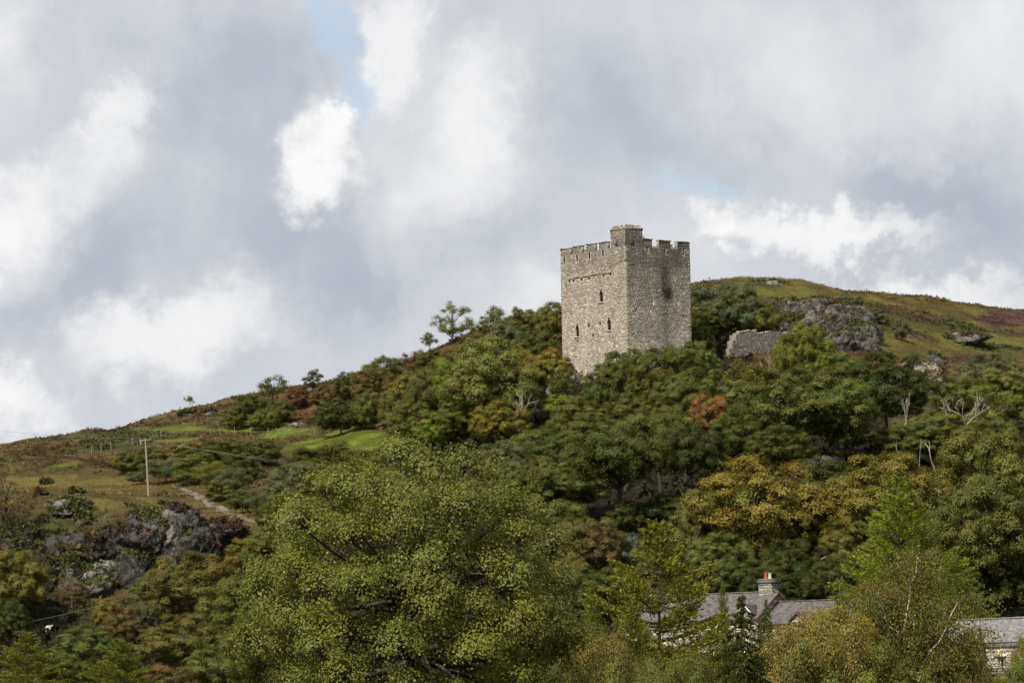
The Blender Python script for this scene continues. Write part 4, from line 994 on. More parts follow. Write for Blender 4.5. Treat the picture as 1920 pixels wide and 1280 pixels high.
# ------------------------------------------------------------------ the big tree in front
bt = at(775, 1280, 168.0); bt[2] = ground_z(bt[0], bt[1])
top_z = at(785, 836, 168.0)[2]; Hh = top_z - bt[2]
tm, cm = broad(7, n_lobes=130, sep=0.70, zb=0.75, lobe_r=(0.07, 0.12), cz=0.48, rz=0.48, n_sub=22, nrand=0.26, n_leaf=215000, leaf=0.0082, zmin=0.10, trunk_r=0.020, trunk_h=0.30, cone=0.06, autumn=0.0012, autc=(3.2, 1.9, 0.6), mat=M_GLOSSLEAF, twig=0.0012, top_bias=0.1, spread=0.50, hue_var=0.04, sub_r=0.19, shell=(0.66, 0.97))
root = thing('sycamore_tree', Vector(bt), 'largest tree, dense glossy olive green crown filling the bottom centre', 'tree')
root.scale = (12.3, 12.3, Hh)
link('trunk', tm, root); c = link('crown', cm, root); c.color = (0.124, 0.132, 0.018, 1)
# ------------------------------------------------------------------ farmhouse, wing and barn
def slates(g, O, du, dv, nu, nv, n, rg, base, thick=0.018):
    """rows of overlapping slates on a roof plane; dv runs down the slope; n is the outward normal"""
    lu, lv = np.linalg.norm(du), np.linalg.norm(dv); eu, ev = du / lu, dv / lv
    sw, sl = lu / nu, lv / nv
    V, Q, C = [], [], []; b0 = 0
    for r in range(nv):
        off = (r % 2) * sw * 0.5
        for k in range(nu + 1):
            a, b2 = max(k * sw - off, 0), min((k + 1) * sw - off, lu)
            if b2 - a < 0.04: continue
            a += 0.006; b2 -= 0.006
            v0, v1 = r * sl - 0.02, (r + 1) * sl + rg.normal(0, 0.008)
            h0, h1 = 0.006, 0.012 + thick + rg.uniform(0, 0.012)
            P = [O + eu * a + ev * v0 + n * h0, O + eu * b2 + ev * v0 + n * h0, O + eu * b2 + ev * v1 + n * h1, O + eu * a + ev * v1 + n * h1, O + eu * b2 + ev * v1, O + eu * a + ev * v1]
            V += P; Q += [(b0, b0 + 1, b0 + 2, b0 + 3), (b0 + 3, b0 + 2, b0 + 4, b0 + 5)]; b0 += 6
            C += [np.array(base) * rg.uniform(0.7, 1.35) * (1 + rg.normal(0, 0.04, 3))] * 6
    g.add(V, Q, c=np.array(C))
brg = np.random.default_rng(17)
def rubble(g, O, D, Nn, u0, u1, z0, z1, holes=(), pal=((0.40, 0.34, 0.25), (0.46, 0.40, 0.32), (0.30, 0.25, 0.20), (0.34, 0.26, 0.22), (0.5, 0.45, 0.37), (0.18, 0.16, 0.15))):
    n0 = g.n
    stones(g, brg, 'L', O, D, Nn, u0, u1, z0, z1, holes, hmin=0.14, hmax=0.26, wmin=0.2, wmax=0.5, stained=False)
    C = g.C[-1]; m = len(C) // 8
    pick = np.array(pal)[brg.integers(0, len(pal), m)] * brg.uniform(0.85, 1.15, (m, 1)); g.C[-1] = np.repeat(pick, 8, 0)
def gabled(root, R0, ex, length, depth, eave, rise, zground, slate_c, nu, overhang=0.18, gables=(True, True), holes=(), barge=True, wall_c=(0.36, 0.31, 0.24)):
    """R0 local ridge start (z = ridge height), ex along the ridge, front towards the camera; returns front-wall data"""
    ey = np.array([ex[1], -ex[0], 0.0])          # front normal
    hw = depth / 2; zr = R0[2]; ze = zr - rise
    F0 = R0 + ey * hw; F0[2] = 0; B0 = R0 - ey * hw; B0[2] = 0
    g = Geo()
    wall_face(g, F0, ex, ey, length, zground, ze, list(holes), 0.35)
    for (P, N_) in ((F0, -ex), (F0 + ex * length, ex)):
        Q_ = P - ey * depth
        mid = (P + Q_) / 2
        g.add([P + UPV * zground, Q_ + UPV * zground, Q_ + UPV * ze, mid + UPV * (zr - 0.03), P + UPV * ze], T=[(0, 1, 2), (0, 2, 3), (0, 3, 4)], c=np.array(wall_c))
    g.add([B0 + UPV * zground, B0 + ex * length + UPV * zground, B0 + ex * length + UPV * ze, B0 + UPV * ze], [(0, 1, 2, 3)], c=np.array(wall_c))
    wall = g.obj('wall', M_STONE, root)
    g = Geo()
    rubble(g, F0, ex, ey, 0.02, length - 0.02, zground, ze - 0.02, holes)
    for s, (P, N_) in enumerate(((F0, -ex), (F0 + ex * length, ex))):
        Dg = -ey
        z = zground
        while z < zr - 0.3:
            ins = max(0, (z + 0.22 - ze) / rise * hw)
            if depth - 2 * ins > 0.3: rubble(g, P, Dg, N_, ins + 0.02, depth - ins - 0.02, z, z + 0.22)
            z += 0.22
    g.obj('facing_stone', M_STONE, wall, kind='stuff')
    # roof: two thin slabs with slates
    sl = math.hypot(hw, rise); oh = overhang
    g = Geo()
    rv = np.array([0, 0, zr + 0.05])
    for sgn in (1, -1):
        dn = ey * sgn * hw + UPV * (-rise); dn = dn / np.linalg.norm(dn)
        nn = np.cross(ex * sgn, dn); nn = nn / np.linalg.norm(nn); nn = nn if nn[2] > 0 else -nn
        O = np.array([R0[0], R0[1], zr + 0.05]) - ex * oh
        L_ = ex * (length + 2 * oh); Dn = dn * (sl + oh)
        g.box(O, L_, -nn * 0.08, Dn, np.array(slate_c) * 0.6)
    roof = g.obj('roof', M_SLATE, root)
    g = Geo()
    for sgn in (1, -1):
        dn = ey * sgn * hw + UPV * (-rise); dn = dn / np.linalg.norm(dn)
        nn = np.cross(ex * sgn, dn); nn = nn / np.linalg.norm(nn); nn = nn if nn[2] > 0 else -nn
        O = np.array([R0[0], R0[1], zr + 0.05]) - ex * oh
        slates(g, O, ex * (length + 2 * oh), dn * (sl + oh), nu, int((sl + oh) / 0.2), nn, brg, slate_c)
    g.obj('slates', M_SLATE, roof, kind='stuff')
    g = Geo(); k = int(length / 0.45)
    for i in range(k):
        g.box(np.array([R0[0], R0[1], zr + 0.06]) - ex * oh + ex * ((length + 2 * oh) * i / k) - ey * 0.11, ex * ((length + 2 * oh) / k - 0.02), ey * 0.22, UPV * (0.07 + brg.uniform(0, .02)), np.array(slate_c) * brg.uniform(0.8, 1.5))
    g.obj('ridge_tiles', M_SLATE, roof)
    g = Geo(); g.box(F0 + ey * (0.02 + oh * 0.8) - ex * oh + UPV * (ze - 0.16 - oh * rise / hw * 0.8), ex * (length + 2 * oh), ey * 0.10, UPV * 0.10, (1, 1, 1))
    g.obj('gutter', M_RED if barge else M_WIRE, roof)
    if barge:
        for e in (0, 1):
            P = np.array([R0[0], R0[1], zr + 0.03]) + (ex * (length + oh) if e else -ex * oh)
            for sgn in (1, -1):
                dn = ey * sgn * (hw + oh) + UPV * (-rise * (1 + oh / hw)); gg = Geo()
                gg.box(P, ex * (0.05 if e else -0.05), UPV * -0.13, dn, (1, 1, 1)); gg.obj('bargeboard', M_RED, roof)
    return F0, ey, ze
def window_part(root, P, D, Nn, w, h, frame_mat, name='window'):
    g = Geo(); g.box(P - Nn * 0.24, D * w, -Nn * 0.03, UPV * h); o = g.obj(name, M_GLASS, root)
    g = Geo(); t = 0.06
    for (a, b2, c, d) in ((0, w, 0, t), (0, w, h - t, h), (0, t, t, h - t), (w - t, w, t, h - t), (w / 2 - .02, w / 2 + .02, t, h - t)):
        g.box(P + D * a + UPV * c - Nn * 0.2, D * (b2 - a), -Nn * 0.035, UPV * (d - c))
    g.obj('frame', frame_mat, o); return o
def chimney(root, P, ex, w, d, h, pots, z0):
    ey = np.array([ex[1], -ex[0], 0.0])
    g = Geo(); O = P - ex * w / 2 - ey * d / 2 + UPV * z0
    g.box(O, ex * w, ey * d, UPV * (h - z0), (0.22, 0.20, 0.17))
    for Dd, Nn, L_, OO in ((ex, ey, w, O + ey * d), (ex, -ey, w, O), (ey, ex, d, O + ex * w), (ey, -ex, d, O)):
        rubble(g, OO - UPV * OO[2], Dd, Nn, 0.01, L_ - .01, O[2], P[2] + h - 0.01, pal=((0.22, 0.205, 0.165), (0.27, 0.25, 0.205), (0.17, 0.16, 0.135)))
    c = g.obj('chimney', M_STONE, root)
    g = Geo(); g.box(P - ex * (w / 2 + .09) - ey * (d / 2 + .09) + UPV * (h + .002), ex * (w + .18), ey * (d + .18), UPV * 0.2, (0.11, 0.105, 0.095)); g.box(P - ex * (w / 2 + .02) - ey * (d / 2 + .02) + UPV * (h + .203), ex * (w + .04), ey * (d + .04), UPV * 0.14, (0.13, 0.12, 0.11)); g.obj('cap', M_STONE, c)
    for off, m_, hh in pots:
        b0 = P + ex * off + UPV * (h + .34)
        g = Geo(); g.tubes([b0, b0 + UPV * hh * .85, b0 + UPV * hh * .85], [b0 + UPV * hh * .85, b0 + UPV * hh * .86, b0 + UPV * hh], [.15, .12, .155], [.12, .155, .15], 10)
        g.obj('chimney_pot', m_, c)
def dormer(root, F0, ex, ey, u, ze, w, h, gh, roof_depth, slate_c, barge_mat):
    """gabled dormer standing on the front wall line"""
    P = F0 + ex * (u - w / 2) + ey * 0.02
    g = Geo(); zb = ze - 0.55; zt = zb + h
    g.box(P + UPV * zb, ex * w, -ey * roof_depth, UPV * h, (0.20, 0.19, 0.175))
    m_ = P + ex * w / 2
    g.add([P + UPV * zt, P + ex * w + UPV * zt, m_ + UPV * (zt + gh)], T=[(0, 1, 2)], c=(0.20, 0.19, 0.175))
    d = g.obj('dormer', M_STONE, root)
    g = Geo()
    for sgn in (-1, 1):
        A_ = m_ + UPV * (zt + gh + .05) + ey * 0.15; dn = ex * sgn * (w / 2 + .15) - UPV * (gh * (1 + .3 / w) + .02); nn = np.cross(dn, ey) * sgn; nn = nn / np.linalg.norm(nn); nn = nn if nn[2] > 0 else -nn
        g.box(A_, -ey * (roof_depth + .15), -nn * .05, dn, np.array(slate_c) * .7)
        slates(g, A_, -ey * (roof_depth + .15), dn, 6, 5, nn, brg, slate_c)
    g.obj('dormer_roof', M_SLATE, d)
    for sgn in (-1, 1):
        A_ = m_ + UPV * (zt + gh + .04) + ey * 0.155; dn = ex * sgn * (w / 2 + .15) - UPV * (gh * (1 + .3 / w) + .02)
        g = Geo(); g.box(A_, ey * .05, UPV * -.11, dn); g.obj('bargeboard', barge_mat, d)
    g = Geo(); g.box(P + ex * .15 + UPV * (zb + .15) + ey * .012, ex * (w - .3), ey * .02, UPV * (h - .3)); pn = g.obj('window', M_GLASS, d)
    g = Geo()
    for (a, b2, c, dd) in ((.12, w - .12, .10, .17), (.12, w - .12, h - .17, h - .10), (.12, .18, .17, h - .17), (w - .18, w - .12, .17, h - .17), (w / 2 - .03, w / 2 + .03, .17, h - .17)):
        g.box(P + ex * a + UPV * (zb + c) + ey * .034, ex * (b2 - a), ey * .04, UPV * (dd - c))
    g.obj('frame', M_WHITE, pn)
SL_H = (0.104, 0.092, 0.090)
r0w, r1w = at(1207, 1121, 333.0), at(1452, 1112, 333.0)
ang = RAD(38); ex = np.array([math.cos(ang), -math.sin(ang), 0.0])
L_house = (r1w[0] - r0w[0]) / math.cos(ang)
zrid = (r0w[2] + r1w[2]) / 2 + 0.05
org = np.array([r0w[0], 333.0 + math.sin(ang) * L_house / 2, 0.0]); zg = 3.2
house = thing('farmhouse', (org[0], org[1], zg), 'stone farmhouse with purple slate roof and a tall stone chimney with an orange pot', 'house')
R0 = np.array([0, 0, zrid - zg])
w_h = [(u, u + 0.9, 0.9, 1.95) for u in (1.2, 3.6, 5.2, 8.6, 10.8)]
F0, ey, ze = gabled(house, R0, ex, L_house, 6.0, None, 1.95, -1.5, SL_H, 48, holes=w_h)
for a, b2, c, d in w_h: window_part(house, F0 + ex * a + UPV * c, ex, ey, b2 - a, d - c, M_WHITE)
chimney(house, np.array([0, 0, 0]) + ex * (L_house - 0.85), ex, 1.15, 0.85, R0[2] + 0.72, ((-.16, M_POT, .5), (.2, M_BUFF, .44)), R0[2] - 0.8)
chimney(house, np.array([0, 0, 0]) + ex * 0.6, ex, 1.0, 0.8, R0[2] + 0.35, ((0.05, M_POT, .55),), R0[2] - 0.8)
dormer(house, F0, ex, ey, L_house * 0.50, ze, 1.3, 0.95, 0.62, 1.8, SL_H, M_RED)
dormer(house, F0, ex, ey, L_house * 0.93, ze, 1.3, 0.95, 0.62, 1.8, SL_H, M_WHITE)
# lower wing built on to the right gable
wo_ = ex * (L_house + 0.19)
wing = Geo()
wroot = house
RW = np.array([wo_[0], wo_[1], R0[2] - 0.78])
Fw, eyw, zew = gabled(house, RW, ex, 5.2, 5.0, None, 1.6, -1.5, (0.096, 0.086, 0.085), 22, overhang=0.15, holes=[(2.6, 3.4, 0.5, 1.3)])
window_part(house, Fw + ex * 2.6 + UPV * 0.5, ex, eyw, 0.8, 0.8, M_WHITE)
dormer(house, Fw, ex, eyw, 3.3, zew, 1.1, 0.8, 0.5, 1.5, SL_H, M_RED)
# barn
bang = RAD(55); bx = np.array([math.cos(bang), -math.sin(bang), 0.0])
br0 = at(1797, 1164.5, 303.0)
bz = 2.6
barn = thing('stone_barn', (br0[0], br0[1], bz), 'low stone barn with grey slate roof at the right edge', 'barn')
RB = np.array([0, 0, br0[2] - bz])
g_f = 2.35
bF0 = RB + np.array([bx[1], -bx[0], 0]) * 2.3
def barn_u(px): 
    bn = np.array([bx[1], -bx[0], 0]); P0 = np.array([br0[0], br0[1], bz]) + np.array([bF0[0], bF0[1], 0]); r = ray(px, 1230); t = (P0 @ bn) / (r @ bn); return float((r * t - P0) @ bx)
def barn_z(px, py):
    bn = np.array([bx[1], -bx[0], 0]); P0 = np.array([br0[0], br0[1], bz]) + np.array([bF0[0], bF0[1], 0]); r = ray(px, py); t = (P0 @ bn) / (r @ bn); return float((r * t)[2] - bz)
bu0, bu1 = barn_u(1871), barn_u(1885); bz0, bz1 = barn_z(1878, 1250), barn_z(1878, 1231)
bF, bey, bze = gabled(barn, RB, bx, 12.0, 4.6, None, 1.55, -1.0, (0.165, 0.160, 0.162), 46, holes=[(bu0, bu1, bz0, bz1)], barge=False)
window_part(barn, bF + bx * bu0 + UPV * bz0, bx, bey, bu1 - bu0, bz1 - bz0, M_WHITE, 'window')
g = Geo(); g.box(bF + bx * (bu0 - .2) + UPV * (bz1 + .002), bx * (bu1 - bu0 + .4), bey * .09, UPV * .2, (0.45, 0.42, 0.37)); g.obj('lintel', M_STONE, barn)
g = Geo(); lz = barn_z(1875, 1222); lu = barn_u(1875); c_ = bF + bx * lu + UPV * lz + bey * .12
g.tubes([c_ - UPV * .14, c_ + UPV * .10], [c_ + UPV * .10, c_ + UPV * .17], [.11, .13], [.13, .04], 8); g.obj('wall_lamp', M_LAMP, barn)
# dry-stone wall below the barn
dw = at(1800, 1258, 292.0); dw[2] = ground_z(dw[0], dw[1]); dD = np.array([math.cos(RAD(8)), -math.sin(RAD(8)), 0.0]); dN = np.array([dD[1], -dD[0], 0])
ht = at(1875, 1249, 292.0)[2] - dw[2]
dwall = thing('dry_stone_wall', (dw[0], dw[1], dw[2]), 'low dark dry-stone wall standing before the barn window', 'wall')
gg = Geo(); gg.box(np.zeros(3) - UPV * .5, dD * 6, -dN * .5, UPV * (ht + .4), (0.10, 0.09, 0.08)); gg.obj('wall_core', M_STONE, dwall)
gg = Geo(); stones(gg, brg, 'L', np.zeros(3), dD, dN, 0, 6, -.4, max(ht, .4), hmin=.14, hmax=.24, light=.5, stained=False, prot=(.02, .12)); gg.obj('facing_stone', M_STONE, dwall, kind='stuff')

# ------------------------------------------------------------------ pole, wires, posts, sheep, track
pp_ = hit(279, 930); ptop = at(272.5, 824, pp_[1] + 1.0)
pole = thing('utility_pole', Vector(pp_), 'leaning wooden utility pole on the grassy brow above the cliff', 'utility pole')
pd = ptop - pp_
g = Geo(); g.tubes([-UPV * .6, pd * .5], [pd * .5, pd], [.13, .115], [.115, .095], 10, (0.40, 0.37, 0.32)); g.obj('shaft', M_WOOD, pole)
ca = pd * 0.985
ln = at(530, 860, 470.0) - ptop; ln[2] = 0; ln /= np.linalg.norm(ln); cx_ = np.array([-ln[1], ln[0], 0])
g = Geo(); g.box(ca - cx_ * .75 - ln * .05 + UPV * -.06, cx_ * 1.5, ln * .1, UPV * .12); arm = g.obj('crossarm', M_WOOD, pole)
for s in (-.65, 0, .65):
    b0 = ca + cx_ * s + UPV * .06; g = Geo(); g.tubes([b0, b0 + UPV * .08], [b0 + UPV * .08, b0 + UPV * .2], [.03, .07], [.03, .05], 8); g.obj('insulator', M_WIRE, pole)
g = Geo(); g.tubes([ca - cx_ * .55 - UPV * .5], [ca - cx_ * .55 - UPV * .02], [.13], [.13], 10); g.obj('transformer_can', M_WIRE, pole)
def wire(name, A_, B_, sag, r, label, group=None):
    t = np.linspace(0, 1, 25)[:, None]; P = A_ * (1 - t) + B_ * t; P[:, 2] -= (4 * t * (1 - t))[:, 0] * sag
    o = P[0].copy(); g = Geo(); P = P - o; g.tubes(P[:-1], P[1:], np.full(24, r), np.full(24, r), 4)
    w = g.obj(name, M_WIRE); w.location = Vector(o); w['label'] = label; w['category'] = 'cable'
    if group: w['group'] = group
wl_ = ['uppermost power line from the pole down towards the wood', 'middle power line from the pole down towards the wood', 'lowest power line from the pole down towards the wood']
for k, s in enumerate((-.65, 0, .65)):
    A_ = pp_ + ca + cx_ * s + UPV * .26
    wire('power_line', A_, at(640, 878 - 5 + 4 * k, 430.0), .35, .007, wl_[k], 'power lines')
wire('power_line', pp_ + ca + UPV * .28, at(-120, 786, 640.0), .8, .013, 'single power line crossing the sky left of the pole', 'power lines')
wire('overhead_cable', at(-40, 1181, 425.0), at(330, 1090, 432.0), .5, .013, 'grey-green cable crossing in front of the cliff foot')
short = at(1632, 1120, 345.0); short[2] = ground_z(short[0], short[1]); st = at(1630.5, 1076, short[1])
g = Geo(); g.tubes([np.zeros(3), (st - short) * .92, (st - short) * .93], [(st - short) * .92, (st - short) * .93, st - short], [.13, .11, .06], [.11, .13, .05], 8)
o = g.obj('wooden_post', M_WOOD); o.location = Vector(short); o['label'] = 'weathered post top showing above bright young larch near the birch'; o['category'] = 'post'
# fence along the field
frow = [(px, py) for px, py in ((395, 816), (412, 816), (440, 815), (470, 817), (503, 818), (518, 817), (534, 818), (590, 820), (325, 822), (302, 824), (248, 836), (208, 844), (190, 848), (172, 852))]
fp = [hit(*q) for q in frow]; fo = fp[0]
fence = thing('field_fence', Vector(fo), 'thin post fence along the edge of the upper green fields', 'fence')
for p in fp:
    g = Geo(); h = 1.15; q = p - fo; g.tubes([q - UPV * .3], [q + UPV * h], [.045], [.04], 5, (1.4, 1.35, 1.25)); g.obj('post', M_WOOD, fence)
order = np.argsort([p[0] for p in fp]); pts = np.array([fp[i] for i in order]) - fo
g = Geo()
for hh in (.5, 1.0): g.tubes(pts[:-1] + UPV * hh, pts[1:] + UPV * hh, np.full(len(pts) - 1, .006), np.full(len(pts) - 1, .006), 3)
g.obj('fence_wire', M_WIRE, fence)
# stony track
tc = [(322, 912), (345, 920), (368, 929), (392, 942), (412, 953), (436, 965), (460, 975), (492, 986)]
tw = [10, 16, 22, 24, 22, 18, 15, 12]
TP = np.array([hit(*q) for q in tc])
s_ = np.linspace(0, len(tc) - 1, 60); C_ = np.stack([np.interp(s_, np.arange(len(tc)), TP[:, k]) for k in range(3)], -1)
d_ = np.gradient(C_[:, :2], axis=0); d_ /= np.linalg.norm(d_, axis=1, keepdims=True); n_ = np.stack([-d_[:, 1], d_[:, 0]], -1)
V = []
for w in np.linspace(-0.55, 0.55, 6):
    q = C_[:, :2] + n_ * (w * (np.interp(s_, [0, 1.5, 6, 7], [0.15, 1.0, 1.0, 0.6]) * (0.7 + 0.6 * vnoise(C_[:, :2] * 0.9 + (w > 0) * 9, 5))))[:, None]; V.append(np.concatenate([q, (ground_z(q[:, 0], q[:, 1]) + 0.10)[:, None]], 1))
V = np.stack(V, 1).reshape(-1, 3); ii = np.arange(60 * 6).reshape(60, 6)
Q = np.stack([ii[:-1, :-1], ii[:-1, 1:], ii[1:, 1:], ii[1:, :-1]], -1).reshape(-1, 4)
nz = fbm(V[:, :2] * 1.2, 3, 61)
link('track', mesh_np('track', V, Q, M_GROUND, np.array([(0.19, 0.17, 0.13)]) * (0.5 + 1.0 * nz)[:, None]), kind='structure')
gg = Geo()
for k in range(24):
    t = brg.uniform(0, 59); q = np.array([np.interp(t, np.arange(60), C_[:, j]) for j in (0, 1)]) + np.array([np.interp(t, np.arange(60), n_[:, j]) for j in (0, 1)]) * brg.normal(0, .6)
    z = float(ground_z(q[0], q[1])); s = brg.uniform(.10, .22)
    boulder(gg, (q[0], q[1], z + .12), (s, s * .8, s * .6), 500 + k, 1, np.array((1.5, 1.35, 1.15)) * brg.uniform(.7, 1.2))
gg.obj('track_stones', M_ROCK, None, kind='stuff')
# fallen boughs in the dark gap
fb = hit(1530, 1085); 
g = Geo()
for (x0, y0, x1, y1, r0) in ((1505, 1078, 1562, 1036, .13), (1530, 1062, 1580, 1052, .09), (1540, 1085, 1556, 1060, .07), (1548, 1046, 1560, 1030, .05)):
    A_, B_ = at(x0, y0, fb[1] - 4), at(x1, y1, fb[1] - 1.5); M_ = (A_ + B_) / 2 + np.array([0, 0, .35])
    bz_ = bez(A_, M_, B_, 6) - fb; rb = np.linspace(r0, r0 * .35, 7); g.tubes(bz_[:-1], bz_[1:], rb[:-1], rb[1:], 6, (0.22, 0.19, 0.15))
o = g.obj('fallen_branch', M_BARK); o.location = Vector(fb); o['label'] = 'grey fallen boughs lying in the dark gap above the low wing'; o['category'] = 'fallen branch'
# sheep
def sheep(p, h, yaw):
    root = thing('sheep', Vector(p), 'white sheep standing by the dark rocks at the foot of the cliff', 'sheep', None, yaw)
    me = bpy.data.meshes.new('body'); o = link('body', me, root)
    vs_ = [(0, 0, .62), (.28, 0, .64), (-.3, 0, .62), (.46, 0, .74), (.58, 0, .88), (.74, 0, .82)]
    es = [(0, 1), (0, 2), (1, 3), (3, 4), (4, 5)]; rr = [.27, .25, .26, .15, .11, .06]
    for (x, y) in ((.26, .13), (.26, -.13), (-.28, .13), (-.28, -.13)):
        i = len(vs_); vs_ += [(x, y, .40), (x + (.02 if x > 0 else -.03), y, .2), (x, y, .0)]; es += [(1 if x > 0 else 2, i), (i, i + 1), (i + 1, i + 2)]; rr += [.10, .05, .04]
    i = len(vs_); vs_ += [(-.56, 0, .6), (-.6, 0, .42)]; es += [(2, i), (i, i + 1)]; rr += [.06, .04]
    me.from_pydata(vs_, es, []); me.materials.append(M_WOOL)
    sk = o.modifiers.new('skin', 'SKIN'); o.modifiers.new('sub', 'SUBSURF').levels = 1
    for v, r in zip(me.skin_vertices[0].data, rr): v.radius = (r, r)
    me.skin_vertices[0].data[0].use_root = True
    for s in (-1, 1):
        g = Geo(); g.tubes([(.58, .07 * s, .95)], [(.54, .2 * s, .93)], [.04], [.015], 5); g.obj('ear', M_WOOL, root)
    root.scale = (h, h, h)
sp_ = hit(90, 1186)
sheep(sp_, 0.72, 0.15)

